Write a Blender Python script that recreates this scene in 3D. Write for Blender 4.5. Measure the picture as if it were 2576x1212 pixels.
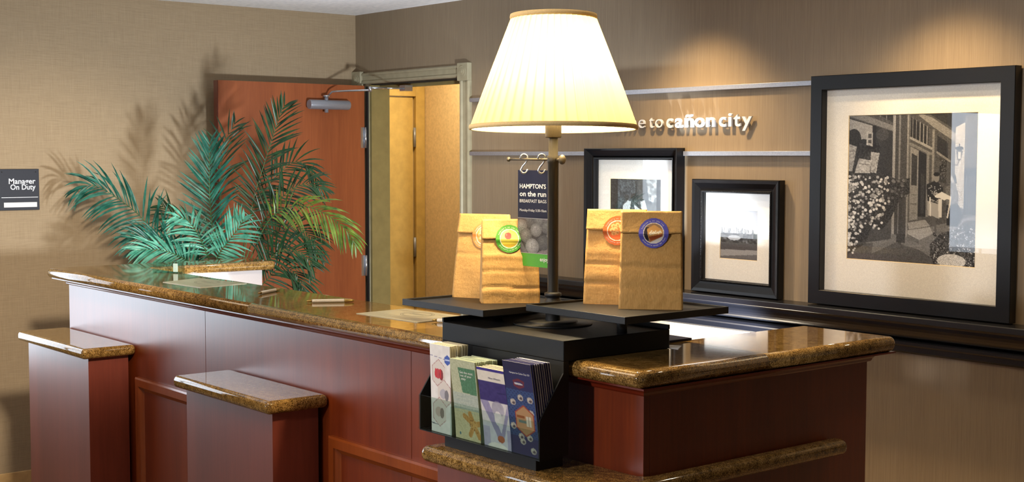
import bpy, bmesh, math, random
import numpy as np
from mathutils import Vector, Matrix
random.seed(7)
PI = math.pi
scene = bpy.context.scene
COL = scene.collection
for o in list(bpy.data.objects):
    bpy.data.objects.remove(o, do_unlink=True)

# ------------------------------------------------------------------ camera
cam_d = bpy.data.cameras.new('camera')
cam_d.sensor_fit = 'HORIZONTAL'; cam_d.sensor_width = 36.0
cam_d.lens = 36.0 * 3413.06 / 2576.0
cam_d.clip_start = 0.05
cam = bpy.data.objects.new('camera', cam_d); COL.objects.link(cam)
yaw, pitch, roll = math.radians(140.697), math.radians(3.6122), math.radians(-0.0642)
v = Vector((math.cos(yaw) * math.cos(pitch), math.sin(yaw) * math.cos(pitch), -math.sin(pitch)))
r0 = v.cross(Vector((0, 0, 1))).normalized(); d0 = -(r0.cross(v))
r1 = r0 * math.cos(roll) + d0 * math.sin(roll); d1 = -r0 * math.sin(roll) + d0 * math.cos(roll)
cam.matrix_world = Matrix(((r1.x, -d1.x, -v.x, 0), (r1.y, -d1.y, -v.y, 0), (r1.z, -d1.z, -v.z, 1.62), (0, 0, 0, 1)))
scene.camera = cam

# ------------------------------------------------------------------ view, world, lights
vs = scene.view_settings
vs.view_transform = 'Standard'; vs.look = 'None'; vs.gamma = 1.0; vs.use_curve_mapping = False
vs.exposure = 0.0
world = bpy.data.worlds.new('world'); scene.world = world; world.use_nodes = True
bg = world.node_tree.nodes['Background']
bg.inputs[0].default_value = (1.0, 0.93, 0.84, 1); bg.inputs[1].default_value = 0.12
scene.cycles.max_bounces = 6; scene.cycles.diffuse_bounces = 3; scene.cycles.glossy_bounces = 4
scene.cycles.transparent_max_bounces = 12; scene.cycles.transmission_bounces = 4
scene.cycles.sample_clamp_indirect = 4.0
scene.cycles.use_denoising = True


def light(name, kind, loc, energy, color, target=None, **kw):
    d = bpy.data.lights.new(name, kind); d.energy = energy; d.color = color
    for k, val in kw.items(): setattr(d, k, val)
    o = bpy.data.objects.new(name, d); COL.objects.link(o); o.location = loc
    if target is not None:
        o.rotation_euler = (Vector(target) - Vector(loc)).to_track_quat('-Z', 'Y').to_euler()
    return o


COOL = (0.80, 0.89, 1.0); WARM = (1.0, 0.70, 0.36); AMB = (1.0, 0.80, 0.56)
# daylight coming in through the two lobby windows in the left wall
light('window_daylight', 'AREA', (-6.62, 1.125, 1.32), 32, COOL, (0, 1.125, 1.32), shape='RECTANGLE', size=1.55, size_y=1.34)
light('window_daylight_far', 'AREA', (-6.62, -2.65, 1.32), 56, COOL, (0, -2.65, 1.32), shape='RECTANGLE', size=1.8, size_y=1.34)
# cool work lamp low behind the desk: throws the palm shadows up the left wall
light('palm_uplight', 'SPOT', (-5.40, 2.72, 0.98), 62, (0.86, 0.93, 1.0), (-6.4, 2.55, 1.45), spot_size=math.radians(120), spot_blend=0.6, shadow_soft_size=0.03)
light('desk_work_lamp', 'SPOT', (-3.35, 3.10, 1.12), 290, (0.86, 0.93, 1.0), (-6.4, 2.95, 1.55), spot_size=math.radians(80), spot_blend=0.55, shadow_soft_size=0.07)
light('under_desk_lamp', 'SPOT', (-3.40, 3.88, 0.48), 520, (0.82, 0.91, 1.0), (-3.72, 4.2, 0.86), spot_size=math.radians(64), spot_blend=0.7, shadow_soft_size=0.05)
# warm ceiling downlights washing the back wall
for x, e in ((-5.1, 16), (-3.86, 95), (-2.70, 85), (-1.6, 60)):
    light('ceiling_downlight', 'SPOT', (x, 3.82, 2.39), e, WARM, (x, 4.02, 1.2), spot_size=math.radians(98), spot_blend=1.0, shadow_soft_size=0.04)
for x in (-5.3, -4.1, -2.9, -1.7):
    light('wall_fill', 'SPOT', (x, 3.52, 2.40), 13, (1.0, 0.84, 0.62), (x, 3.75, 0.0), spot_size=math.radians(128), spot_blend=0.35, shadow_soft_size=0.06)  # added fill spots that lift the whole back wall, no known fixtures
light('ceiling_fill', 'SPOT', (-3.9, 2.8, 1.0), 150, (0.74, 0.86, 1.0), (-5.1, 3.2, 2.41), spot_size=math.radians(44), spot_blend=0.9, shadow_soft_size=0.1)  # added unseen light to brighten the ceiling corner
light('left_wall_fill', 'SPOT', (-2.3, 1.2, 2.33), 640, (1.0, 0.89, 0.73), (-6.5, 2.40, 1.02), spot_size=math.radians(31), spot_blend=0.8, shadow_soft_size=0.12)  # added beam that brightens the lower left wall, no known fixture
light('low_wall_fill', 'SPOT', (-2.3, -2.2, 2.35), 470, (0.96, 0.96, 1.0), (-2.5, 4.2, 0.75), spot_size=math.radians(36), spot_blend=0.7, shadow_soft_size=0.12)  # added light for the wall below the ledge and the counter fronts
light('soft_room_fill', 'AREA', (-3.4, 1.2, 2.38), 26, AMB, (-3.4, 1.5, 0), shape='DISK', size=1.2)  # added broad overhead fill, source unseen
light('store_room_light', 'AREA', (-6.45, 4.75, 2.36), 15, (1.0, 0.82, 0.54), (-6.5, 4.7, 0), shape='DISK', size=0.4)
# bulb of the table lamp
light('lamp_bulb_light', 'POINT', (-2.585, 2.25, 1.82), 48, (1.0, 0.82, 0.54), shadow_soft_size=0.035)


# ------------------------------------------------------------------ materials
def lin(c):
    c = [x / 255.0 for x in c]
    return tuple(x / 12.92 if x <= 0.04045 else ((x + 0.055) / 1.055) ** 2.4 for x in c) + (1.0,)


class N:
    """small node graph helper"""
    def __init__(s, name):
        s.m = bpy.data.materials.new(name); s.m.use_nodes = True
        s.t = s.m.node_tree; s.b = s.t.nodes['Principled BSDF']; s.out = s.t.nodes['Material Output']

    def n(s, typ, **kw):
        x = s.t.nodes.new(typ)
        for k, val in kw.items():
            if k.startswith('_'): setattr(x, k[1:], val)
            else: x.inputs[k.replace('__', ' ')].default_value = val
        return x

    def l(s, a, ao, b, bi): s.t.links.new(a.outputs[ao], b.inputs[bi])

    def coords(s, scale=(1, 1, 1), kind='Object'):
        c = s.n('ShaderNodeTexCoord'); mp = s.n('ShaderNodeMapping', Scale=scale)
        s.l(c, kind, mp, 'Vector'); return mp

    def ramp(s, stops, src, out='Fac'):
        r = s.n('ShaderNodeValToRGB'); e = r.color_ramp.elements
        while len(e) < len(stops): e.new(0.5)
        for i, (p, c) in enumerate(stops): e[i].position = p; e[i].color = c
        s.l(src, out, r, 'Fac'); return r

    def bump(s, src, out, strength, dist=0.001):
        b = s.n('ShaderNodeBump', Strength=strength, Distance=dist)
        s.l(src, out, b, 'Height'); s.l(b, 'Normal', s.b, 'Normal')

    def set(s, **kw):
        for k, val in kw.items(): s.b.inputs[k.replace('__', ' ')].default_value = val
        return s


def plain(name, rgb, rough=0.5, metal=0.0, spec=0.5, coat=0.0, bump=0.0, bscale=400):
    g = N(name); g.set(Roughness=rough, Metallic=metal, Specular__IOR__Level=spec, Coat__Weight=coat)
    c = lin(rgb); mp = g.coords()
    nz = g.n('ShaderNodeTexNoise', Scale=bscale, Detail=2.0); g.l(mp, 'Vector', nz, 'Vector')
    lo = tuple(x * 0.9 for x in c[:3]) + (1,); hi = tuple(min(1, x * 1.08) for x in c[:3]) + (1,)
    r = g.ramp([(0.3, lo), (0.7, hi)], nz); g.l(r, 'Color', g.b, 'Base Color')
    if bump: g.bump(nz, 'Fac', bump)
    return g.m


def wood(name, dark, light_, rough=0.35, coat=0.5, coat_r=0.15, grain_axis='Z', scale=9.0, spec=0.5):
    g = N(name); g.set(Roughness=rough, Coat__Weight=coat, Coat__Roughness=coat_r, Specular__IOR__Level=spec)
    sc = {'Z': (scale, scale, scale * 0.06), 'Y': (scale, scale * 0.06, scale), 'X': (scale * 0.06, scale, scale)}[grain_axis]
    mp = g.coords(sc)
    n1 = g.n('ShaderNodeTexNoise', Scale=1.0, Detail=6.0, Roughness=0.6); g.l(mp, 'Vector', n1, 'Vector')
    n2 = g.n('ShaderNodeTexNoise', Scale=14.0, Detail=3.0); g.l(mp, 'Vector', n2, 'Vector')
    mx = g.n('ShaderNodeMix'); mx.data_type = 'FLOAT'; mx.inputs[0].default_value = 0.3
    g.l(n1, 'Fac', mx, 2); g.l(n2, 'Fac', mx, 3)
    r = g.ramp([(0.32, lin(dark)), (0.68, lin(light_))], mx, 0); g.l(r, 'Color', g.b, 'Base Color')
    g.bump(n2, 'Fac', 0.05)
    return g.m


def granite(name, cols, rough=0.06, tint=1.0):
    g = N(name); g.set(Roughness=rough, Specular__IOR__Level=0.5, Coat__Weight=0.1, Coat__Roughness=0.03)
    mp = g.coords()
    n1 = g.n('ShaderNodeTexNoise', Scale=330.0, Detail=3.0, Roughness=0.7); g.l(mp, 'Vector', n1, 'Vector')
    n2 = g.n('ShaderNodeTexNoise', Scale=60.0, Detail=2.0); g.l(mp, 'Vector', n2, 'Vector')
    mx = g.n('ShaderNodeMix'); mx.data_type = 'FLOAT'; mx.inputs[0].default_value = 0.25
    g.l(n1, 'Fac', mx, 2); g.l(n2, 'Fac', mx, 3)
    k = len(cols); r = g.ramp([(0.38 + 0.24 * i / (k - 1), lin(c)) for i, c in enumerate(cols)], mx, 0)
    g.l(r, 'Color', g.b, 'Base Color'); return g.m


def wallpaper(name, a, b, vert, sx=(500, 500, 500), rough=0.75, spec=0.25, bump=0.12):
    g = N(name); g.set(Roughness=rough, Specular__IOR__Level=spec)
    m1 = g.coords((sx[0], sx[1], sx[2] * 0.02)); n1 = g.n('ShaderNodeTexNoise', Scale=1.0, Detail=3.0, Roughness=0.7); g.l(m1, 'Vector', n1, 'Vector')
    if vert:
        m2 = g.coords((14, 14, 0.4))
    else:
        m2 = g.coords((sx[0] * 0.03, sx[1] * 0.03, sx[2]))
    n2 = g.n('ShaderNodeTexNoise', Scale=1.0, Detail=3.0, Roughness=0.7); g.l(m2, 'Vector', n2, 'Vector')
    mx = g.n('ShaderNodeMix'); mx.data_type = 'FLOAT'; mx.inputs[0].default_value = 0.3 if vert else 0.5
    g.l(n1, 'Fac', mx, 2); g.l(n2, 'Fac', mx, 3)
    r = g.ramp([(0.3, lin(a)), (0.7, lin(b))], mx, 0); g.l(r, 'Color', g.b, 'Base Color')
    g.bump(mx, 0, bump); return g.m


M = {}
M['wall_back'] = wallpaper('silk_wallpaper', (126, 110, 90), (150, 133, 109), True, (260, 260, 260), rough=0.55, spec=0.4)
M['wall_left'] = wallpaper('linen_wallpaper', (138, 119, 94), (168, 148, 119), False, (420, 420, 420))
M['hall'] = plain('tan_wall_paint', (214, 188, 142), 0.8, bscale=60)
M['ceiling'] = plain('ceiling_paint', (246, 248, 250), 0.9, bscale=40)
M['floor'] = plain('beige_carpet', (128, 104, 80), 0.95, bscale=220, bump=0.4)
M['tile'] = plain('baseboard_tile', (196, 160, 108), 0.4, bscale=30)
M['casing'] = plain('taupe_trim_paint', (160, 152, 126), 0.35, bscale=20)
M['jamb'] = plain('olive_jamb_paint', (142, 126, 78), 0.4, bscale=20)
M['hall_door'] = plain('yellow_door_paint', (196, 164, 92), 0.45, bscale=20)
M['dark_gap'] = plain('dark_gap_seal', (16, 14, 12), 0.8)
M['door'] = wood('cherry_door', (130, 66, 34), (160, 88, 48), rough=0.4, coat=0.25, coat_r=0.2, scale=7)
M['door_edge'] = wood('cherry_door_edge', (84, 22, 10), (112, 32, 14), rough=0.4, scale=7)
M['cab'] = wood('mahogany_panel', (96, 32, 7), (130, 52, 13), rough=0.36, coat=0.7, coat_r=0.32, scale=8)
M['cab2'] = wood('mahogany_plinth', (98, 36, 22), (128, 56, 38), rough=0.4, coat=1.0, coat_r=0.42, scale=8)
M['mold'] = wood('cherry_moulding', (120, 52, 16), (150, 72, 24), rough=0.3, coat=0.4, scale=8)
M['cove'] = wood('mahogany_cove', (92, 28, 12), (120, 40, 18), rough=0.3, coat=0.5, grain_axis='X', scale=8)
M['granite'] = granite('brown_granite', [(46, 30, 14), (104, 76, 36), (142, 108, 56), (176, 140, 84)])
M['granite2'] = M['granite']
M['alu'] = plain('brushed_aluminium', (168, 170, 178), 0.42, 0.7, bscale=200)
M['letter'] = plain('white_metal_letter', (214, 220, 232), 0.55, 0.0, spec=0.3)
M['closer'] = plain('grey_closer_enamel', (150, 152, 160), 0.35, 0.4)
M['steel'] = plain('bright_steel', (200, 204, 210), 0.22, 0.9)
M['blackframe'] = plain('black_satin_frame', (9, 9, 11), 0.32, spec=0.35)
M['blackwood'] = plain('navy_black_lacquer', (11, 12, 17), 0.27, spec=0.7)
M['mat'] = plain('cream_mat_board', (243, 240, 232), 0.8)
M['bevel'] = plain('mat_bevel', (215, 196, 158), 0.8)
M['blackmetal'] = plain('black_textured_metal', (18, 17, 16), 0.45, 0.1, bump=0.5, bscale=900)
M['bronze'] = plain('bronze_textured_metal', (74, 66, 50), 0.5, 0.35, bump=0.5, bscale=700)
M['darkbronze'] = plain('dark_bronze_pole', (44, 40, 32), 0.45, 0.3, bump=0.4, bscale=700)
M['blackbox'] = plain('black_stand_board', (11, 11, 12), 0.5, spec=0.35)
M['kraft'] = None
M['white'] = plain('white_plastic', (238, 230, 214), 0.25, coat=0.4)
M['gold'] = plain('gold_plastic', (180, 150, 84), 0.25, 0.5)
M['sheetm'] = plain('card_sheet', (176, 170, 142), 0.35, coat=0.2)
M['ink'] = plain('dark_ink', (84, 80, 66), 0.6)
M['signgrey'] = plain('charcoal_sign_plastic', (34, 35, 44), 0.5, spec=0.25)
M['signtext'] = plain('pale_sign_lettering', (205, 208, 214), 0.5)
M['paper'] = plain('white_paper', (226, 224, 222), 0.7)
M['navy'] = plain('navy_print', (11, 13, 40), 0.55, spec=0.25)
M['green'] = plain('green_print', (72, 158, 34), 0.35)
M['whiteprint'] = plain('white_print', (240, 236, 224), 0.5)
M['soil'] = plain('pot_soil', (50, 36, 24), 0.9)
M['pot'] = plain('brown_glazed_pot', (96, 64, 40), 0.3, coat=0.5)
M['desk'] = plain('pale_desk_laminate', (170, 160, 156), 0.4)
M['stackwhite'] = plain('card_stack_edge_cream', (206, 196, 166), 0.7, bscale=120)
M['stackblue'] = plain('card_stack_edge_blue', (46, 44, 92), 0.5, bscale=500)
M['stem'] = plain('palm_stem_green', (58, 92, 44), 0.5)
M['window_trim'] = plain('white_window_trim', (225, 222, 214), 0.5)


def kraft():
    g = N('kraft_paper'); g.set(Roughness=0.62, Specular__IOR__Level=0.3)
    mp = g.coords()
    n1 = g.n('ShaderNodeTexNoise', Scale=34.0, Detail=5.0, Roughness=0.65); g.l(mp, 'Vector', n1, 'Vector')
    m2 = g.coords((900, 900, 30)); n2 = g.n('ShaderNodeTexNoise', Scale=1.0, Detail=2.0); g.l(m2, 'Vector', n2, 'Vector')
    r = g.ramp([(0.25, lin((178, 132, 68))), (0.75, lin((208, 163, 96)))], n2); g.l(r, 'Color', g.b, 'Base Color')
    g.bump(n1, 'Fac', 0.5, 0.006)
    return g.m


M['kraft'] = kraft()


def shade_mat():
    g = N('pleated_shade_fabric')
    t = g.n('ShaderNodeBsdfTranslucent', Color=(0.245, 0.180, 0.072, 1)); d = g.n('ShaderNodeBsdfDiffuse', Color=(0.92, 0.80, 0.55, 1))
    mx = g.n('ShaderNodeMixShader'); mx.inputs[0].default_value = 0.34
    g.l(t, 0, mx, 1); g.l(d, 0, mx, 2); g.l(mx, 0, g.out, 'Surface'); return g.m


M['shade'] = shade_mat()
M['shadetrim'] = plain('shade_binding_tape', (232, 200, 140), 0.7)


def glass(name, ior_fac=0.06, tint=(1, 1, 1, 1)):
    g = N(name); tr = g.n('ShaderNodeBsdfTransparent', Color=tint); gl = g.n('ShaderNodeBsdfGlossy', Roughness=0.0)
    lw = g.n('ShaderNodeFresnel', IOR=1.45); ge = g.n('ShaderNodeNewGeometry')
    io = g.n('ShaderNodeMix'); io.data_type = 'FLOAT'; io.inputs[2].default_value = 1.45; io.inputs[3].default_value = 1 / 1.45
    g.l(ge, 'Backfacing', io, 0); g.l(io, 0, lw, 'IOR'); mx = g.n('ShaderNodeMixShader')
    g.l(lw, 0, mx, 0); g.l(tr, 0, mx, 1); g.l(gl, 0, mx, 2); g.l(mx, 0, g.out, 'Surface'); return g.m


M['glass'] = glass('clear_glass')
M['acrylic'] = glass('clear_acrylic', tint=(0.86, 0.92, 0.90, 1))


g_ = N('overcast_daylight'); e_ = g_.n('ShaderNodeEmission', Color=(0.80, 0.89, 1.0, 1), Strength=1.2); g_.l(e_, 0, g_.out, 'Surface'); M['sky'] = g_.m


def printmat(name, rough=0.4, coat=0.0):
    g = N(name); g.set(Roughness=rough, Coat__Weight=coat)
    a = g.n('ShaderNodeAttribute'); a.attribute_name = 'print'; g.l(a, 'Color', g.b, 'Base Color'); return g.m


M['print'] = printmat('printed_paper', 0.4, 0.25)
M['photo'] = printmat('photo_print', 0.5)


def leafmat(name, a, b, rough=0.35):
    g = N(name); g.set(Roughness=rough, Specular__IOR__Level=0.5)
    oi = g.n('ShaderNodeObjectInfo'); nz = g.n('ShaderNodeTexNoise', Scale=25.0); mp = g.coords(); g.l(mp, 'Vector', nz, 'Vector')
    r = g.ramp([(0.3, lin(a)), (0.7, lin(b))], nz); g.l(r, 'Color', g.b, 'Base Color')
    t = g.n('ShaderNodeBsdfTranslucent'); g.l(r, 'Color', t, 'Color')
    mx = g.n('ShaderNodeMixShader'); mx.inputs[0].default_value = 0.2
    g.l(g.b, 0, mx, 1); g.l(t, 0, mx, 2); g.l(mx, 0, g.out, 'Surface'); return g.m


M['leaf_teal'] = leafmat('palm_leaf_teal', (14, 70, 58), (46, 120, 102))
M['leaf_lit'] = leafmat('palm_leaf_teal_lit', (56, 136, 112), (112, 184, 160))  # teal leaf with the strong light on the low fronds put into its colour
M['leaf_dark'] = leafmat('palm_leaf_dark_green', (20, 50, 30), (44, 82, 46))
M['leaf_yellow'] = leafmat('palm_leaf_yellow_green', (52, 84, 30), (118, 142, 50))


# ------------------------------------------------------------------ object helpers
def link(o, parent=None):
    COL.objects.link(o)
    if parent is not None: o.parent = parent
    return o


def tag(o, label=None, cat=None, group=None, kind=None):
    if label: o['label'] = label
    if cat: o['category'] = cat
    if group: o['group'] = group
    if kind: o['kind'] = kind
    return o


def thing(name, label, cat, loc=(0, 0, 0), rotz=0.0, group=None):
    o = bpy.data.objects.new(name, None); o.empty_display_size = 0.05
    o.location = loc; o.rotation_euler = (0, 0, rotz); link(o)
    return tag(o, label, cat, group)


def wloc(p):
    v_ = Vector((0, 0, 0))
    while p is not None:
        v_ = v_ + Vector(p.location); p = p.parent
    return v_


class B:
    """mesh builder in world coordinates (or local ones when the parent is turned)"""
    def __init__(s): s.v = []; s.f = []; s.s = []

    def add(s, vs_, fs, smooth=False):
        o = len(s.v); s.v += [tuple(p) for p in vs_]; s.f += [tuple(i + o for i in f) for f in fs]; s.s += [smooth] * len(fs); return s

    def box(s, x0, x1, y0, y1, z0, z1):
        x0, x1 = sorted((x0, x1)); y0, y1 = sorted((y0, y1)); z0, z1 = sorted((z0, z1))
        return s.add([(x0, y0, z0), (x1, y0, z0), (x1, y1, z0), (x0, y1, z0), (x0, y0, z1), (x1, y0, z1), (x1, y1, z1), (x0, y1, z1)],
                     [(0, 3, 2, 1), (4, 5, 6, 7), (0, 1, 5, 4), (1, 2, 6, 5), (2, 3, 7, 6), (3, 0, 4, 7)])

    def tube(s, pts, r, n=12, cap=True, smooth=True):
        pts = [Vector(p) for p in pts]; rr = r if isinstance(r, (list, tuple)) else [r] * len(pts)
        ring = []; up = None
        for i, p in enumerate(pts):
            d = (pts[min(i + 1, len(pts) - 1)] - pts[max(i - 1, 0)]).normalized()
            if up is None: up = Vector((0, 0, 1)) if abs(d.z) < 0.9 else Vector((1, 0, 0))
            a = d.cross(up).normalized(); b = a.cross(d).normalized(); up = b
            ring.append([p + (a * math.cos(2 * PI * k / n) + b * math.sin(2 * PI * k / n)) * rr[i] for k in range(n)])
        vs_ = [q for r_ in ring for q in r_]; fs = []
        for i in range(len(pts) - 1):
            for k in range(n):
                fs.append((i * n + k, i * n + (k + 1) % n, (i + 1) * n + (k + 1) % n, (i + 1) * n + k))
        s.add(vs_, fs, smooth)
        if cap:
            o = len(s.v) - len(vs_)
            s.f.append(tuple(o + k for k in range(n - 1, -1, -1))); s.s.append(False)
            o += (len(pts) - 1) * n
            s.f.append(tuple(o + k for k in range(n))); s.s.append(False)
        return s

    def lathe(s, cx, cy, prof, n=48, smooth=True):
        vs_ = [(cx + r * math.cos(2 * PI * k / n), cy + r * math.sin(2 * PI * k / n), z) for r, z in prof for k in range(n)]
        fs = [(i * n + k, i * n + (k + 1) % n, (i + 1) * n + (k + 1) % n, (i + 1) * n + k) for i in range(len(prof) - 1) for k in range(n)]
        return s.add(vs_, fs, smooth)

    def extrude_poly(s, pts, axis, a, b, smooth=False):
        """polygon given as 2-D points in the plane normal to axis"""
        def P(p, t): return {'X': (t, p[0], p[1]), 'Y': (p[0], t, p[1]), 'Z': (p[0], p[1], t)}[axis]
        n = len(pts); vs_ = [P(p, a) for p in pts] + [P(p, b) for p in pts]
        fs = [tuple(range(n - 1, -1, -1)), tuple(range(n, 2 * n))] + [(i, (i + 1) % n, n + (i + 1) % n, n + i) for i in range(n)]
        return s.add(vs_, fs, smooth)

    def sphere(s, c, r, n=12, sc=(1, 1, 1)):
        vs_ = []; m = n // 2 + 1
        for i in range(m):
            th = PI * i / (m - 1)
            for k in range(n):
                ph = 2 * PI * k / n
                vs_.append((c[0] + r * sc[0] * math.sin(th) * math.cos(ph), c[1] + r * sc[1] * math.sin(th) * math.sin(ph), c[2] + r * sc[2] * math.cos(th)))
        fs = [(i * n + k, (i + 1) * n + k, (i + 1) * n + (k + 1) % n, i * n + (k + 1) % n) for i in range(m - 1) for k in range(n)]
        return s.add(vs_, fs, True)

    def build(s, name, mat, parent=None, local=False, bevel=0.0, seg=2, weld=False):
        off = Vector((0, 0, 0)) if (local or parent is None) else wloc(parent)
        me = bpy.data.meshes.new(name); me.from_pydata([(p[0] - off.x, p[1] - off.y, p[2] - off.z) for p in s.v], [], s.f)
        me.polygons.foreach_set('use_smooth', s.s)
        me.materials.append(mat)
        bm = bmesh.new(); bm.from_mesh(me)
        if weld: bmesh.ops.remove_doubles(bm, verts=bm.verts, dist=1e-6)
        bmesh.ops.recalc_face_normals(bm, faces=bm.faces); bm.to_mesh(me); bm.free()
        o = link(bpy.data.objects.new(name, me), parent)
        if bevel:
            m = o.modifiers.new('bevel', 'BEVEL'); m.width = bevel; m.segments = seg; m.limit_method = 'ANGLE'
        return o


def struct(b, name, mat, parent=None, **kw):
    o = b.build(name, mat, parent, **kw)
    if parent is None: o['kind'] = 'structure'
    return o


def slab(name, outline, z0, z1, mat, parent, seam=lambda p, q: False, corner=0.02):
    """stone slab with a full bullnose on every edge that is not a seam"""
    off = wloc(parent); bm = bmesh.new()
    vs_ = [bm.verts.new((x - off.x, y - off.y, z0 - off.z)) for x, y in outline]
    f = bm.faces.new(vs_); r = bmesh.ops.extrude_face_region(bm, geom=[f])
    bmesh.ops.translate(bm, vec=(0, 0, z1 - z0), verts=[g for g in r['geom'] if isinstance(g, bmesh.types.BMVert)])
    bmesh.ops.recalc_face_normals(bm, faces=bm.faces)
    W = lambda v_: (v_.co.x + off.x, v_.co.y + off.y)
    n = len(outline)
    def onseam(v_): return any(seam(W(v_), W(e.other_vert(v_))) for e in v_.link_edges if abs(e.other_vert(v_).co.z - v_.co.z) < 1e-5)
    vert_e = [e for e in bm.edges if abs(e.verts[0].co.z - e.verts[1].co.z) > 1e-4 and not onseam(e.verts[0])]
    bmesh.ops.bevel(bm, geom=vert_e, offset=corner, segments=4, affect='EDGES', profile=0.5)
    hor = [e for e in bm.edges if abs(e.verts[0].co.z - e.verts[1].co.z) < 1e-5 and not seam(W(e.verts[0]), W(e.verts[1])) and len(e.link_faces) == 2
           and abs(e.link_faces[0].normal.z - e.link_faces[1].normal.z) > 0.5]
    bmesh.ops.bevel(bm, geom=hor, offset=(z1 - z0) * 0.46, segments=5, affect='EDGES', profile=0.5, clamp_overlap=True)
    me = bpy.data.meshes.new(name); 
    for f in bm.faces: f.smooth = abs(f.normal.z) < 0.999
    bm.to_mesh(me); bm.free(); me.materials.append(mat)
    return link(bpy.data.objects.new(name, me), parent)


_tc = {}


def text_data(body, bold=0.0, extrude=0.0, align='LEFT', res=3):
    """flat or raised lettering: verts (x, y, z) with cap size 1 and its faces"""
    key = (body, bold, extrude, align, res)
    if key in _tc: return _tc[key]
    cu = bpy.data.curves.new('text', 'FONT'); cu.body = body; cu.size = 1.0; cu.offset = bold; cu.extrude = extrude
    cu.align_x = align; cu.resolution_u = res; cu.fill_mode = 'BOTH' if extrude else 'FRONT'
    o = bpy.data.objects.new('text', cu); COL.objects.link(o)
    dg = bpy.context.evaluated_depsgraph_get(); dg.update()
    me = bpy.data.meshes.new_from_object(o.evaluated_get(dg))
    vs_ = [tuple(p.co) for p in me.vertices]; fs = [tuple(p.vertices) for p in me.polygons]
    bpy.data.objects.remove(o); bpy.data.curves.remove(cu); bpy.data.meshes.remove(me)
    _tc[key] = (vs_, fs); return vs_, fs


def put_text(b, body, org, ux, uy, height=None, width=None, bold=0.0, align='LEFT', depth=0.0):
    """place text with its left (or right) baseline at org; ux, uy unit vectors of the writing plane; height = capital height"""
    vs_, fs = text_data(body, bold, 0.0, align)
    if not vs_: return b
    ox = min(p[0] for p in vs_) if align == 'LEFT' else (max(p[0] for p in vs_) if align == 'RIGHT' else 0.5 * (min(p[0] for p in vs_) + max(p[0] for p in vs_)))
    sy = height / 0.729; sx = sy
    if width: sx = width / (max(p[0] for p in vs_) - min(p[0] for p in vs_))
    ux = Vector(ux); uy = Vector(uy); org = Vector(org)
    return b.add([org + ux * (p[0] - ox) * sx + uy * p[1] * sy for p in vs_], fs)


# ------------------------------------------------------------------ print rasteriser (prints are flat objects, coloured point by point)
class Img:
    def __init__(s, w, h, bgc):
        s.w, s.h = w, h; s.a = np.zeros((h, w, 3)); s.a[:] = np.array(bgc) / 255.0
        s.X, s.Y = np.meshgrid((np.arange(w) + 0.5) / w, (np.arange(h) + 0.5) / h); s.rs = np.random.RandomState(3)

    def mask(s, pts):
        ins = np.zeros_like(s.X, bool); n = len(pts)
        for i in range(n):
            x1, y1 = pts[i]; x2, y2 = pts[(i + 1) % n]
            if y1 == y2: continue
            c = ((y1 > s.Y) != (y2 > s.Y)) & (s.X < (x2 - x1) * (s.Y - y1) / (y2 - y1) + x1); ins ^= c
        return ins

    def put(s, m, c, al=1.0): s.a[m] = s.a[m] * (1 - al) + np.array(c if not np.isscalar(c) else (c, c, c)) / 255.0 * al; return s

    def poly(s, pts, c, al=1.0): return s.put(s.mask(pts), c, al)

    def rect(s, x0, y0, x1, y1, c, al=1.0): return s.put((s.X >= x0) & (s.X < x1) & (s.Y >= y0) & (s.Y < y1), c, al)

    def ell(s, cx, cy, rx, ry, c, al=1.0): return s.put(((s.X - cx) / rx) ** 2 + ((s.Y - cy) / ry) ** 2 < 1, c, al)

    def line(s, p, q, w, c, al=1.0):
        asp = s.h / s.w; px, py = p[0], p[1] * asp; qx, qy = q[0], q[1] * asp; dx, dy = qx - px, qy - py; L = dx * dx + dy * dy + 1e-9
        t = np.clip(((s.X - px) * dx + (s.Y * asp - py) * dy) / L, 0, 1)
        return s.put((s.X - px - t * dx) ** 2 + (s.Y * asp - py - t * dy) ** 2 < (w / 2) ** 2, c, al)

    def noise(s, amt, cell=1, m=None):
        hh, ww = s.h // cell + 2, s.w // cell + 2; n_ = s.rs.rand(hh, ww) - 0.5
        n_ = np.repeat(np.repeat(n_, cell, 0), cell, 1)[:s.h, :s.w]
        if cell > 2:
            k = cell; n_ = sum(np.roll(np.roll(n_, i, 0), j, 1) for i in range(0, k, max(1, k // 3)) for j in range(0, k, max(1, k // 3))) / (len(range(0, k, max(1, k // 3))) ** 2)
        if m is None: m = np.ones_like(s.X, bool)
        s.a[m] += (n_ * amt / 255.0 * 2)[m][:, None]; s.a = np.clip(s.a, 0, 1); return s

    def hexa(s, cx, cy, r, c, fill=None, w=0.012):
        asp = s.h / s.w; p = [(cx + r * math.sin(PI / 3 * k), cy + r * math.cos(PI / 3 * k) / asp) for k in range(6)]
        if fill is not None: s.poly(p, fill)
        for k in range(6): s.line(p[k], p[(k + 1) % 6], w, c)
        return s


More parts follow.
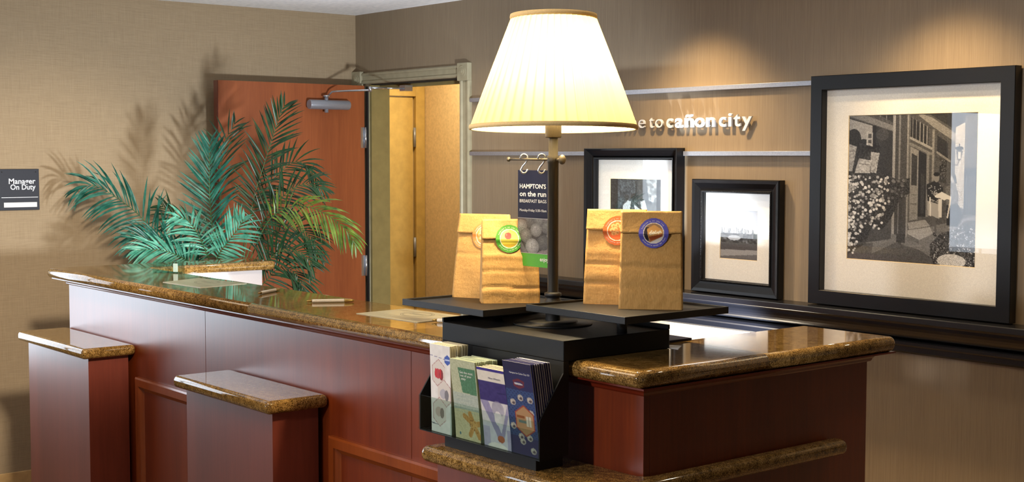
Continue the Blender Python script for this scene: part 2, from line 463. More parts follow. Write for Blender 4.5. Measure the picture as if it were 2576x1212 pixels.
def print_mesh(name, img, P, mat, parent, local=False, mask=None):
    """P(u, v) -> point for u right, v down in 0..1"""
    w, h = img.w, img.h; off = Vector((0, 0, 0)) if local else wloc(parent)
    co = []
    for j in range(h):
        for i in range(w):
            p = P(i / (w - 1), j / (h - 1)); co.append((p[0] - off.x, p[1] - off.y, p[2] - off.z))
    fs = [(j * w + i, (j + 1) * w + i, (j + 1) * w + i + 1, j * w + i + 1) for j in range(h - 1) for i in range(w - 1)
          if mask is None or mask((i + 0.5) / (w - 1), (j + 0.5) / (h - 1))]
    me = bpy.data.meshes.new(name); me.from_pydata(co, [], fs)
    a = np.clip(img.a, 0, 1); l_ = np.where(a <= 0.04045, a / 12.92, ((a + 0.055) / 1.055) ** 2.4)
    at = me.color_attributes.new('print', 'FLOAT_COLOR', 'POINT')
    at.data.foreach_set('color', np.concatenate([l_, np.ones((h, w, 1))], 2).astype(np.float32).ravel())
    me.materials.append(mat); me.polygons.foreach_set('use_smooth', [True] * len(me.polygons))
    return link(bpy.data.objects.new(name, me), parent)


# ================================================================== ROOM
XL, YB, ZC = -6.545, 4.212, 2.407
OX0, OX1, OZ = -6.397, -5.531, 2.012          # door opening in the back wall
b = B().box(-8.2, 2.6, -6.0, 5.6, -0.05, 0.0); struct(b, 'floor', M['floor'])
b = B().box(-8.2, 2.6, -6.0, 5.6, ZC, ZC + 0.05); struct(b, 'ceiling', M['ceiling'])
b = B().box(XL, OX0, YB, YB + 0.115, 0, ZC).box(OX1, 2.6, YB, YB + 0.115, 0, ZC).box(OX0, OX1, YB, YB + 0.115, OZ, ZC)
struct(b, 'wall_back', M['wall_back'])
# left wall with the two lobby windows (out of view, seen only as reflections)
W1 = (0.30, 1.95); W2 = (-3.60, -1.70); WZ0, WZ1 = 0.60, 2.04
b = B()
b.box(XL - 0.12, XL, W1[1], YB + 0.115, 0, ZC).box(XL - 0.12, XL, W2[1], W1[0], 0, ZC).box(XL - 0.12, XL, -6.0, W2[0], 0, ZC)
for w_ in (W1, W2): b.box(XL - 0.12, XL, w_[0], w_[1], 0, WZ0).box(XL - 0.12, XL, w_[0], w_[1], WZ1, ZC)
struct(b, 'wall_left', M['wall_left'])
for k, w_ in enumerate((W1, W2)):
    b = B(); t_ = 0.05; xa, xb = XL - 0.09, XL + 0.012
    b.box(xa, xb, w_[0], w_[0] + t_, WZ0, WZ1).box(xa, xb, w_[1] - t_, w_[1], WZ0, WZ1)
    b.box(xa, xb, w_[0] + t_, w_[1] - t_, WZ0, WZ0 + t_).box(xa, xb, w_[0] + t_, w_[1] - t_, WZ1 - t_, WZ1)
    ym = (w_[0] + w_[1]) / 2; b.box(xa + 0.02, xb - 0.03, ym - 0.02, ym + 0.02, WZ0 + t_, WZ1 - t_)
    w_o = struct(b, 'window_%d' % (k + 1), M['window_trim'])
    for a0, a1 in ((w_[0] + t_, ym - 0.02), (ym + 0.02, w_[1] - t_)):
        B().box(XL - 0.05, XL - 0.045, a0, a1, WZ0 + t_, WZ1 - t_).build('pane', M['glass'], w_o)
    B().box(XL - 0.112, XL - 0.108, w_[0], w_[1], WZ0, WZ1).build('daylight_sky', M['sky'], w_o)
# tile skirting on the left wall, tile by tile
bb = bpy.data.objects.new('baseboard_left', None); link(bb); bb['kind'] = 'structure'
y = 1.2
while y < 4.15:
    y2 = min(y + 0.303, 4.19)
    B().box(XL, XL + 0.011, y, y2 - 0.003, 0, 0.088).build('tile', M['tile'], bb, bevel=0.0025)
    y = y2
bb2 = bpy.data.objects.new('baseboard_back', None); link(bb2); bb2['kind'] = 'structure'
x = -5.44
while x < -1.0:
    B().box(x, x + 0.3, YB - 0.011, YB, 0, 0.088).build('tile', M['tile'], bb2, bevel=0.0025); x += 0.303

# little room behind the open door
b = B().box(-7.30, -7.20, YB + 0.115, 5.14, 0, ZC)
struct(b, 'wall_store_left', M['hall'])
b = B().box(-7.30, -5.0, 5.14, 5.24, 0, ZC); struct(b, 'wall_store_back', M['hall'])
b = B().box(-5.10, -5.0, YB + 0.115, 5.14, 0, ZC); struct(b, 'wall_store_right', M['hall'])
b = B().box(-7.20, XL - 0.121, YB + 0.012, YB + 0.115, 0, ZC); struct(b, 'wall_store_front', M['hall'])
d2 = struct(B().box(-7.20, -7.178, 4.34, 5.052, 0.005, 1.988), 'door_2', M['hall_door'], bevel=0.002)
for z0 in (1.672, 0.965, 0.20):
    B().tube([(-7.172, 5.060, z0), (-7.172, 5.060, z0 + 0.125)], 0.0085, 10).build('hinge', M['closer'], d2)
cz = struct(B().box(-7.20, -7.165, 5.068, 5.138, 0, 2.06).box(-7.20, -7.165, 4.34, 5.068, 1.996, 2.06), 'trim_3', M['hall_door'], bevel=0.003)

# door casing and jambs
t1 = bpy.data.objects.new('trim_1', None); link(t1); t1['kind'] = 'structure'
def fluted(b_, x0, x1, z0, z1, vertical):
    pr = [(0.0, 0.0), (0.0, 0.014), (0.10, 0.020), (0.22, 0.020), (0.30, 0.012), (0.70, 0.012), (0.78, 0.020), (0.90, 0.020), (1.0, 0.014), (1.0, 0.0)]
    if vertical: b_.extrude_poly([(x0 + (x1 - x0) * u, YB - w_) for u, w_ in pr], 'Z', z0, z1)
    else: b_.extrude_poly([(YB - w_, z0 + (z1 - z0) * u) for u, w_ in pr], 'X', x0, x1)
    return b_
fluted(B(), -5.552, -5.468, 0, 1.998, True).build('side_casing', M['casing'], t1)
fluted(B(), -6.462, -6.397, 0, 1.998, True).build('side_casing', M['casing'], t1)
fluted(B(), -6.455, -5.560, 2.018, 2.078, False).build('head_casing', M['casing'], t1)
for xc in (-5.512, -6.503):
    cb = B().box(xc - 0.045, xc + 0.045, YB - 0.028, YB, 1.998, 2.088).build('corner_block', M['casing'], t1, bevel=0.003)
    rs = B()
    for r_, y_ in ((0.030, 0.031), (0.018, 0.034), (0.007, 0.037)):
        rs.tube([(xc, YB - 0.028, 2.043), (xc, YB - y_, 2.043)], r_, 20, smooth=False)
    rs.build('rosette', M['casing'], cb)
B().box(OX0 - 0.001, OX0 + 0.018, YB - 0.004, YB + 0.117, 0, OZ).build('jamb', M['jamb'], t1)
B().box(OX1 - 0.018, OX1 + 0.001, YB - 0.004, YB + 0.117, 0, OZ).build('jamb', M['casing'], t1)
B().box(OX0 + 0.018, OX1 - 0.018, YB - 0.004, YB + 0.117, OZ - 0.003, OZ + 0.001).build('gap_seal', M['dark_gap'], t1)
B().box(OX0 + 0.018, OX1 - 0.018, YB + 0.05, YB + 0.075, OZ - 0.022, OZ - 0.004).build('door_stop', M['jamb'], t1)
B().box(-6.3975, -6.381, YB - 0.03, YB - 0.0215, 0.01, 2.0).build('gap_seal', M['dark_gap'], t1)  # dark strip standing in for the shaded gap beside the door leaf

# the door leaf, swung open against the left wall
d1 = struct(B().box(-6.444, -6.401, 3.280, 4.176, 0.01, 2.006), 'door_1', M['door'], bevel=0.0015)
B().box(-6.4435, -6.4015, 3.2765, 3.2799, 0.012, 2.005).build('door_edge', M['door_edge'], d1)
for z0 in (0.945, 1.66, 0.20):
    h = B().box(-6.403, -6.3995, 4.150, 4.176, z0, z0 + 0.115)
    h.tube([(-6.392, 4.1765, z0), (-6.392, 4.1765, z0 + 0.115)], 0.0075, 10).build('hinge', M['steel'], d1)
cl = B().tube([(-6.362, 3.796, 1.893), (-6.362, 3.80, 1.893), (-6.362, 4.044, 1.893), (-6.362, 4.048, 1.893)], [0.024, 0.026, 0.026, 0.024], 24)
cl.box(-6.40, -6.365, 3.815, 4.02, 1.874, 1.912)
clo = cl.build('door_closer', M['closer'], d1)
B().tube([(-6.362, 3.905, 1.850), (-6.362, 3.905, 1.941)], 0.0105, 14).build('spindle', M['closer'], clo)
ar = B().tube([(-6.362, 3.905, 1.935), (-6.362, 3.905, 1.944)], 0.019, 12)
ar.tube([(-6.362, 3.915, 1.941), (-6.34, 3.925, 1.962), (-6.33, 3.93, 1.9645), (-6.075, 4.0, 1.9645)], 0.0052, 8)
ar.tube([(-6.075, 4.0, 1.955), (-6.075, 4.0, 1.983)], 0.010, 12)
ar.tube([(-6.075, 4.0, 1.976), (-6.07, 4.10, 1.977)], 0.0065, 8).tube([(-6.07, 4.10, 1.977), (-6.06, 4.195, 1.978)], 0.004, 8)
ar.box(-6.085, -6.035, 4.195, 4.245, 1.965, 1.996)
ar.build('closer_arm', M['steel'], clo)

# black chair rail / picture ledge along the back wall
pr = [(YB, 1.052), (4.105, 1.052), (4.103, 1.049), (4.103, 1.031), (4.107, 1.028), (4.116, 1.027), (4.119, 1.021)]
for k in range(1, 8):
    a = k / 8 * PI / 2; pr.append((4.119 + 0.060 * (1 - math.cos(a)), 1.021 - 0.056 * math.sin(a)))
pr += [(4.181, 0.962), (4.166, 0.958), (4.162, 0.952), (4.162, 0.942), (4.168, 0.936), (4.182, 0.933), (4.182, 0.915), (4.190, 0.908), (YB, 0.908)]
struct(B().extrude_poly([(p[0], p[1]) for p in pr], 'X', -5.44, 2.4), 'trim_2', M['blackwood'])

# ================================================================== BACK WALL DECOR
for z0, z1, x0, x1, lb in ((1.888, 1.907, -5.458, -3.302, 'upper long silver metal strip on the back wall, above the raised lettering'),
                           (1.619, 1.638, -5.458, -4.566, 'lower silver metal strip on the back wall between the doorway and the people picture'),
                           (1.619, 1.638, -3.981, -3.302, 'lower silver metal strip between the people picture and the large frame')):
    t = thing('metal_rail', lb, 'rail', ((x0 + x1) / 2, YB, z0))
    B().box(x0, x1, YB - 0.022, YB - 0.002, z0, z1).build('bar', M['alu'], t, bevel=0.0012)
    sp = B()
    for k in range(4): xx = x0 + 0.2 + k * (x1 - x0 - 0.4) / 3; sp.box(xx, xx + 0.02, YB - 0.002, YB, z0 + 0.003, z1 - 0.003)
    sp.build('mount', M['alu'], t)['kind'] = 'stuff'

sign = thing('wall_lettering', 'raised white lettering of the town welcome on the back wall right of the lamp shade', 'sign', (-4.2, YB, 1.74))
XS = [('c', -4.082, -4.045, 1), ('a', -4.032, -3.988, 1), ('ñ', -3.977, -3.927, 1), ('o', -3.919, -3.865, 1), ('n', -3.855, -3.806, 1), ('c', -3.783, -3.744, 1),
      ('i', -3.733, -3.714, 1), ('t', -3.704, -3.667, 1), ('y', -3.66, -3.608, 1), ('e', -4.251, -4.212, 0), ('t', -4.186, -4.159, 0), ('o', -4.149, -4.104, 0),
      ('m', -4.335, -4.270, 0), ('o', -4.397, -4.352, 0), ('c', -4.449, -4.412, 0), ('l', -4.474, -4.466, 0), ('e', -4.528, -4.488, 0), ('w', -4.600, -4.540, 0)]
for ch, x0, x1, bold in XS:
    vs_, fs = text_data(ch, 0.022 if bold else -0.004, 0.2, 'LEFT', 5)
    mn, mx = min(p[0] for p in vs_), max(p[0] for p in vs_); sy = 0.0445 / 0.56
    b = B().add([(x0 + (p[0] - mn) / (mx - mn) * (x1 - x0), 4.196 - p[2] * 0.022, 1.7395 + p[1] * sy) for p in vs_], fs)
    pins = [(x0 * 0.7 + x1 * 0.3, 4.199), (x0 * 0.3 + x1 * 0.7, 4.199)]
    o = b.build('letter', M['letter'], sign)
    pb = B()
    for px, _ in pins[:1]: pb.tube([(px, 4.200, 1.745), (px, YB, 1.745)], 0.002, 6)
    pb.build('standoff', M['steel'], o)


def frame(name, label, x0, x1, z0, z1, prof, yb, mati, inner, mat_z=0.006):
    """prof: list of (inset, height) from the outer edge inwards"""
    t = thing(name, label, 'picture', ((x0 + x1) / 2, yb, z0))
    b_ = B(); vs_ = []; n = len(prof)
    for ins, hh in prof:
        vs_ += [(x0 + ins, yb - hh, z0 + ins), (x1 - ins, yb - hh, z0 + ins), (x1 - ins, yb - hh, z1 - ins), (x0 + ins, yb - hh, z1 - ins)]
    fs = []
    for i in range(n - 1):
        for k in range(4): fs.append((i * 4 + k, i * 4 + (k + 1) % 4, (i + 1) * 4 + (k + 1) % 4, (i + 1) * 4 + k))
    b_.add(vs_, fs).build('frame', mati, t)
    i = prof[-1][0]; ix0, ix1, iz0, iz1 = x0 + i - 0.002, x1 - i + 0.002, z0 + i - 0.002, z1 - i + 0.002
    px0, px1, pz0, pz1 = inner; ym = yb - mat_z
    m_ = B(); o_ = [(ix0, iz0), (ix1, iz0), (ix1, iz1), (ix0, iz1)]; q_ = [(px0, pz0), (px1, pz0), (px1, pz1), (px0, pz1)]
    m_.add([(p[0], ym, p[1]) for p in o_ + q_], [(k, (k + 1) % 4, 4 + (k + 1) % 4, 4 + k) for k in range(4)])
    mo = m_.build('mat_board', M['mat'], t)
    e = 0.0022; q2 = [(px0 + e, pz0 + e), (px1 - e, pz0 + e), (px1 - e, pz1 - e), (px0 + e, pz1 - e)]
    B().add([(p[0], ym, p[1]) for p in q_] + [(p[0], ym + 0.002, p[1]) for p in q2], [(k, (k + 1) % 4, 4 + (k + 1) % 4, 4 + k) for k in range(4)]).build('mat_bevel', M['bevel'], mo)
    B().box(ix0, ix1, ym - 0.006, ym - 0.004, iz0, iz1).build('glass_pane', M['glass'], t)
    return t, ym + 0.0025


# --- prints
def street_print():
    g = Img(300, 342, (58, 58, 60)); N_ = g.noise
    g.rect(0, 0, 1, 1, 74)
    g.poly([(0, 0.02), (0.36, 0.12), (0.36, 0.50), (0, 0.46)], 40)                       # shop window
    g.poly([(0.01, 0.03), (0.20, 0.08), (0.20, 0.19), (0.14, 0.17), (0.08, 0.21), (0.02, 0.18)], 150)
    g.ell(0.05, 0.17, 0.06, 0.07, 34); g.ell(0.13, 0.22, 0.07, 0.05, 28); g.ell(0.28, 0.14, 0.05, 0.04, 62)
    g.rect(0.205, 0.08, 0.23, 0.42, 22)
    g.poly([(0.155, 0.115), (0.205, 0.125), (0.205, 0.22), (0.155, 0.21)], 168); g.rect(0.168, 0.135, 0.192, 0.165, 70); g.rect(0.168, 0.175, 0.192, 0.20, 70)
    g.poly([(0.0, 0.20), (0.075, 0.22), (0.04, 0.39), (0.0, 0.385)], 150); g.poly([(0.19, 0.255), (0.26, 0.265), (0.235, 0.40), (0.19, 0.395)], 158)
    g.poly([(0.095, 0.30), (0.19, 0.315), (0.185, 0.43), (0.05, 0.43)], 168); g.line((0.1, 0.335), (0.18, 0.345), 0.006, 110)
    N_(34, 3, g.mask([(0, 0.2), (0.26, 0.2), (0.26, 0.43), (0, 0.43)]))
    g.poly([(0.0, 0.0), (0.12, 0.0), (0.37, 0.085), (0.37, 0.12), (0, 0.01)], 118)        # cornice over window
    for k, (xa, xb, c) in enumerate(((0.365, 0.385, 150), (0.385, 0.41, 62), (0.41, 0.425, 120), (0.425, 0.475, 66), (0.475, 0.487, 140), (0.487, 0.50, 92))): g.rect(xa, 0, xb, 0.9, c)
    g.poly([(0.24, 0), (0.36, 0), (0.36, 0.06)], 40); g.line((0.26, 0.0), (0.26, 0.02), 0.01, 120); g.line((0.31, 0), (0.31, 0.04), 0.01, 120)
    g.poly([(0.50, 0.0), (0.66, 0.10), (1.0, 0.38), (1.0, 0.9), (0.50, 0.80)], 74)
    g.poly([(0.50, 0.03), (0.635, 0.10), (0.635, 0.22), (0.50, 0.165)], 34)               # transom
    for k in range(5): g.line((0.515 + k * 0.027, 0.035 + k * 0.014), (0.515 + k * 0.027, 0.17 + k * 0.012), 0.006, 150)
    g.line((0.50, 0.165), (0.66, 0.235), 0.018, 150); g.line((0.50, 0.205), (0.655, 0.27), 0.02, 118)
    g.poly([(0.56, 0.0), (0.66, 0.035), (1.0, 0.24), (1.0, 0.30), (0.66, 0.09), (0.56, 0.02)], 132)
    g.poly([(0.62, 0.0), (1.0, 0.0), (1.0, 0.22), (0.80, 0.10)], 40)
    g.poly([(0.50, 0.22), (0.565, 0.25), (0.565, 0.70), (0.50, 0.71)], 134); g.poly([(0.51, 0.265), (0.553, 0.285), (0.553, 0.48), (0.51, 0.475)], 48)
    for z in (0.54, 0.60, 0.66): g.line((0.512, z), (0.552, z), 0.005, 78)
    g.poly([(0.565, 0.25), (0.625, 0.275), (0.625, 0.68), (0.565, 0.68)], 24); g.rect(0.585, 0.40, 0.61, 0.66, 50)
    g.rect(0.625, 0.26, 0.642, 0.68, 122); g.rect(0.665, 0.11, 0.68, 0.45, 130)
    g.poly([(0.70, 0.15), (0.78, 0.20), (0.78, 0.30), (0.70, 0.25)], 34); g.poly([(0.72, 0.29), (0.775, 0.31), (0.775, 0.46), (0.72, 0.45)], 46)
    g.line((0.70, 0.26), (0.80, 0.32), 0.014, 130); N_(60, 2, g.mask([(0.72, 0.30), (0.775, 0.31), (0.775, 0.44), (0.72, 0.43)]))
    g.poly([(0.835, 0.10), (0.90, 0.07), (0.90, 0.62), (0.835, 0.60)], 176)               # brick pier
    for k in range(46): g.line((0.838, 0.10 + k * 0.0115), (0.899, 0.095 + k * 0.0115), 0.002, 140)
    g.rect(0.90, 0.02, 1.0, 0.36, 72); g.rect(0.90, 0.36, 1.0, 0.655, 22)
    for k in range(5): g.rect(0.915 + k * 0.018, 0.41, 0.921 + k * 0.018, 0.64, 74)
    for k in range(6): g.line((0.91 + 0.017 * k, 0.03), (0.91 + 0.017 * k, 0.35), 0.004, 120, 0.5)
    g.ell(0.862, 0.235, 0.03, 0.014, 18); g.poly([(0.838, 0.25), (0.888, 0.25), (0.875, 0.31), (0.848, 0.31)], 60); g.rect(0.852, 0.258, 0.874, 0.30, 190)
    g.line((0.862, 0.31), (0.85, 0.342), 0.006, 14); g.line((0.85, 0.342), (0.82, 0.342), 0.006, 14); g.rect(0.857, 0.205, 0.866, 0.23, 16)
    # pavement
    g.poly([(0.0, 0.84), (0.34, 0.80), (0.50, 0.82), (0.68, 0.74), (1.0, 0.66), (1.0, 1.0), (0, 1.0)], 112)
    g.poly([(0.20, 0.95), (0.40, 0.86), (0.58, 0.90), (0.72, 0.97), (0.70, 1.0), (0.10, 1.0)], 78); g.poly([(0, 0.80), (0.36, 0.77), (0.36, 0.84), (0, 0.90)], 66)
    g.poly([(0.0, 0.90), (0.22, 0.87), (0.2, 1), (0, 1)], 76)
    g.poly([(0.49, 0.725), (0.62, 0.70), (0.66, 0.74), (0.50, 0.77)], 150); g.poly([(0.49, 0.775), (0.66, 0.745), (0.68, 0.79), (0.58, 0.835), (0.49, 0.81)], 158)
    g.poly([(0.49, 0.80), (0.58, 0.835), (0.58, 0.86), (0.49, 0.835)], 96); g.line((0.43, 0.5), (0.43, 0.86), 0.028, 58); g.rect(0.405, 0.80, 0.47, 0.86, 50)
    N_(16, 2)
    # two people carrying a white chair
    g.poly([(0.625, 0.47), (0.70, 0.44), (0.75, 0.49), (0.74, 0.62), (0.64, 0.60)], 22)
    for k in range(40): g.ell(0.64 + 0.09 * g.rs.rand(), 0.47 + 0.12 * g.rs.rand(), 0.004, 0.004, 170)
    g.ell(0.70, 0.425, 0.021, 0.028, 132); g.ell(0.70, 0.402, 0.023, 0.014, 16)
    g.poly([(0.635, 0.575), (0.735, 0.60), (0.725, 0.69), (0.64, 0.67)], 168); g.poly([(0.665, 0.67), (0.695, 0.68), (0.71, 0.79), (0.685, 0.78)], 84); g.line((0.69, 0.79), (0.70, 0.80), 0.018, 20)
    g.poly([(0.765, 0.48), (0.84, 0.46), (0.865, 0.54), (0.86, 0.60), (0.77, 0.60)], 96); g.ell(0.822, 0.43, 0.018, 0.027, 158)
    g.poly([(0.81, 0.40), (0.84, 0.405), (0.85, 0.46), (0.835, 0.46)], 22)
    g.poly([(0.775, 0.60), (0.86, 0.59), (0.90, 0.66), (0.86, 0.74), (0.78, 0.73)], 18); N_(24, 2, g.mask([(0.76, 0.46), (0.87, 0.46), (0.9, 0.72), (0.77, 0.72)]))
    g.line((0.655, 0.555), (0.66, 0.67), 0.010, 226); g.line((0.70, 0.545), (0.80, 0.555), 0.02, 226); g.poly([(0.69, 0.54), (0.74, 0.515), (0.81, 0.545), (0.76, 0.57)], 224)
    g.poly([(0.715, 0.56), (0.745, 0.56), (0.745, 0.68), (0.72, 0.68)], 216); g.line((0.805, 0.55), (0.80, 0.60), 0.012, 226); g.line((0.80, 0.60), (0.785, 0.68), 0.010, 226)
    # hanging flowers and planter
    fm = g.mask([(0.0, 0.40), (0.10, 0.40), (0.30, 0.40), (0.40, 0.44), (0.50, 0.43), (0.50, 0.53), (0.42, 0.58), (0.36, 0.70), (0.30, 0.77), (0.20, 0.78), (0.16, 0.88), (0.02, 0.96), (0, 0.98)])
    g.put(fm, 38); N_(40, 2, fm)
    n_ = 0
    while n_ < 330:
        u, v_ = g.rs.rand() ** 1.3 * 0.48, 0.42 + 0.54 * g.rs.rand()
        if v_ > 0.94 - u * 0.85 + 0.06 * math.sin(u * 30) or (u > 0.38 and v_ > 0.56): continue
        c = 120 + 120 * g.rs.rand() if u < 0.34 else 70 + 60 * g.rs.rand(); r_ = 0.006 + 0.007 * g.rs.rand(); g.ell(u, v_, r_, r_ * 0.85, c); n_ += 1
    pm = g.mask([(0.66, 0.86), (0.74, 0.78), (0.84, 0.76), (0.92, 0.70), (1.0, 0.69), (1.0, 1.0), (0.70, 1.0), (0.66, 0.93)]); g.put(pm, 48); N_(60, 2, pm)
    for k in range(150): g.ell(0.68 + 0.32 * g.rs.rand(), 0.74 + 0.26 * g.rs.rand(), 0.004, 0.004, 110 + 110 * g.rs.rand())
    g.ell(0.82, 0.96, 0.105, 0.045, 212); g.line((0.84, 0.80), (0.90, 0.77), 0.005, 170); N_(30, 2, g.mask([(0.72, 0.9), (1.0, 0.88), (1, 1), (0.7, 1)]))
    g.a = np.clip(g.a * 0.98, 0, 1); return g


def people_print():
    g = Img(110, 130, (74, 78, 82)); g.noise(26, 3)
    g.rect(0, 0, 0.16, 1, 30); g.rect(0.90, 0, 1, 1, 66); g.rect(0.90, 0, 0.96, 0.6, 22); g.rect(0.5, 0, 0.68, 0.3, 62)
    g.poly([(0.70, 0.0), (0.90, 0.0), (0.90, 0.34), (0.76, 0.30)], 150); g.noise(70, 4, g.mask([(0.70, 0), (1, 0), (1, 0.4), (0.74, 0.34)]))
    g.ell(0.48, 0.26, 0.075, 0.05, 52); g.ell(0.33, 0.27, 0.05, 0.045, 60)
    g.poly([(0.17, 0.62), (0.24, 0.38), (0.36, 0.31), (0.44, 0.33), (0.40, 0.7)], 60)
    g.poly([(0.26, 0.38), (0.36, 0.31), (0.42, 0.32), (0.36, 0.62), (0.30, 0.62)], 206); g.poly([(0.48, 0.36), (0.62, 0.44), (0.62, 0.6), (0.52, 0.6)], 208)
    g.poly([(0.60, 0.32), (0.68, 0.30), (0.74, 0.45), (0.74, 0.62), (0.64, 0.6)], 200); g.line((0.50, 0.33), (0.72, 0.5), 0.02, 40)
    g.poly([(0.76, 0.36), (0.88, 0.33), (0.93, 0.6), (0.72, 0.6)], 92); g.ell(0.83, 0.27, 0.03, 0.035, 180); g.noise(20, 2)
    g.rect(0.1, 0.6, 0.9, 1.0, 54, 0.6); g.a = g.a * np.array([0.93, 1.0, 1.03]); return g


def mountain_print():
    g = Img(96, 96, (178, 182, 192)); g.rect(0, 0, 1, 0.34, (172, 176, 186))
    rng = [(0, 0.52), (0.05, 0.42), (0.12, 0.36), (0.18, 0.31), (0.23, 0.37), (0.30, 0.34), (0.37, 0.41), (0.45, 0.38), (0.52, 0.36), (0.58, 0.31), (0.66, 0.36), (0.72, 0.33), (0.80, 0.38), (0.88, 0.35), (1.0, 0.42)]
    g.poly(rng + [(1, 0.6), (0, 0.6)], 196); 
    for k in range(26):
        u = g.rs.rand(); v0 = 0.36 + 0.08 * g.rs.rand(); g.line((u, v0), (u + 0.05 * (g.rs.rand() - 0.3), v0 + 0.10), 0.022, 92, 0.85)
    g.rect(0, 0.47, 1, 0.56, 78, 0.9); g.noise(40, 3, (g.Y > 0.44) & (g.Y < 0.60)); g.rect(0, 0.56, 1, 0.70, 52); g.noise(60, 4, (g.Y > 0.56) & (g.Y < 0.70))
    g.ell(0.38, 0.56, 0.16, 0.05, 150); g.rect(0, 0.66, 1, 0.80, 70); g.poly([(0, 0.80), (1, 0.78), (1, 1), (0, 1)], 150); g.poly([(0, 0.93), (1, 0.86), (1, 1), (0, 1)], 96)
    g.noise(10, 1); return g


flat = [(0, 0.0), (0, 0.036), (0.002, 0.038), (0.052, 0.038), (0.054, 0.036), (0.054, 0.006)]
t, yp = frame('picture_frame', 'large flat black frame with street scene photograph, furthest right on the ledge', -3.297, -2.450, 1.056, 1.921, flat, 4.205, M['blackframe'], (-3.143, -2.604, 1.233, 1.770))
print_mesh('photo_print', street_print(), lambda u, w_: (-3.146 + 0.545 * u, yp, 1.773 - 0.543 * w_), M['photo'], t)
p2 = [(0, 0.0), (0, 0.050), (0.004, 0.052), (0.012, 0.044), (0.030, 0.034), (0.040, 0.030), (0.050, 0.022), (0.052, 0.030), (0.058, 0.030), (0.060, 0.020), (0.064, 0.018), (0.064, 0.006)]
p2 = [(i * 0.8, h) for i, h in p2]
t, yp = frame('picture_frame', 'stepped black frame with photograph of people, half hidden behind the right pair of bags', -4.562, -3.984, 1.054, 1.652, p2, 4.205, M['blackframe'], (-4.436, -4.118, 1.200, 1.518))
print_mesh('photo_print', people_print(), lambda u, w_: (-4.439 + 0.324 * u, yp, 1.521 - 0.324 * w_), M['photo'], t)
p3 = [(0, 0.0), (0, 0.030), (0.004, 0.036), (0.016, 0.034), (0.036, 0.026), (0.044, 0.024), (0.047, 0.028), (0.052, 0.028), (0.054, 0.020), (0.056, 0.018), (0.056, 0.006)]
t, yp = frame('picture_frame', 'small beaded black frame with snowy mountain photograph, left of the big frame', -3.912, -3.446, 1.054, 1.523, p3, 4.205, M['blackframe'], (-3.777, -3.577, 1.197, 1.400))
print_mesh('photo_print', mountain_print(), lambda u, w_: (-3.780 + 0.206 * u, yp, 1.403 - 0.209 * w_), M['photo'], t)
bd = B()
for k in range(60):
    s_ = k / 59.0
    for xx, zz in ((-3.912 + 0.0495, 1.104 + s_ * 0.37), (-3.446 - 0.0495, 1.104 + s_ * 0.37), (-3.862 + s_ * 0.366, 1.4735), (-3.862 + s_ * 0.366, 1.1035)):
        bd.sphere((xx, 4.1765, zz), 0.0026, 6)
o = bd.build('beading', M['blackframe'], t); o['kind'] = 'stuff'

# small grey room sign on the left wall
sg = thing('room_sign', 'small square charcoal sign for the duty manager on the left wall', 'sign', (XL, 2.295, 1.355))
B().box(XL, XL + 0.014, 2.196, 2.390, 1.355, 1.552).build('plate', M['signgrey'], sg, bevel=0.0015)
xs = XL + 0.0145
tb = B(); put_text(tb, 'Manager', (xs, 2.372, 1.4815), (0, 1, 0), (0, 0, 1), 0.0262, 0.128, 0.02, 'RIGHT')
put_text(tb, 'On Duty', (xs, 2.372, 1.4535), (0, 1, 0), (0, 0, 1), 0.0262, 0.121, 0.02, 'RIGHT')
tb.box(XL + 0.014, XL + 0.0146, 2.208, 2.383, 1.4145, 1.4175).build('lettering', M['signtext'], sg)
nm = B().box(XL + 0.014, XL + 0.0152, 2.219, 2.377, 1.369, 1.392).build('name_strip', M['paper'], sg)
for yy in (2.212, 2.374): B().tube([(XL + 0.013, yy, 1.538), (XL + 0.0155, yy, 1.538)], 0.0028, 10).build('screw', M['dark_gap'], sg)

# ================================================================== COUNTER
ZT = 1.145; ZS = 1.105
counter = thing('reception_counter', 'long L-shaped dark red wooden reception counter with framed panels', 'counter', (-3.9, 2.3, 0))
CF = 2.155; CR = -2.162
for x0, x1 in ((-5.57, -4.324), (-4.3225, -3.075), (-3.0735, CR)):
    B().box(x0, x1, CF, CF + 0.02, 0.0, ZS).build('front_panel', M['cab'], counter, bevel=0.001)
B().box(CR - 0.02, CR, CF + 0.0205, 2.985, 0.0, ZS).build('side_panel', M['cab'], counter, bevel=0.001)
B().box(-5.57, -5.55, CF + 0.0205, 2.985, 0, ZS).build('side_panel', M['cab'], counter)
B().box(-5.55, CR - 0.021, 2.37, 2.39, 0, ZS).build('back_panel', M['cab2'], counter)
B().box(-2.40, -2.38, 2.3905, 2.985, 0, ZS).build('inner_panel', M['cab2'], counter)
B().box(-5.47, -5.45, 2.3905, 3.0, 0, ZS).build('inner_panel', M['desk'], counter)
B().box(-2.38, CR - 0.021, 2.965, 2.985, 0, ZS).build('end_panel', M['cab'], counter)
B().box(-5.549, -5.471, 2.965, 2.985, 0, ZS).build('end_panel', M['cab'], counter)
B().box(-5.45, -2.40, 2.39, 2.95, 0.70, 0.735).build('desktop', M['desk'], counter, bevel=0.002)


def cove_profile():   # (outwards, z)
    p = [(0.0, ZS), (0.052, ZS), (0.052, ZS - 0.004)]
    for k in range(1, 7):
        a = k / 6 * PI / 2; p.append((0.052 - 0.044 * math.sin(a), ZS - 0.004 - 0.020 * (1 - math.cos(a))))
    p += [(0.006, ZS - 0.027), (0.0, ZS - 0.027)]; return p


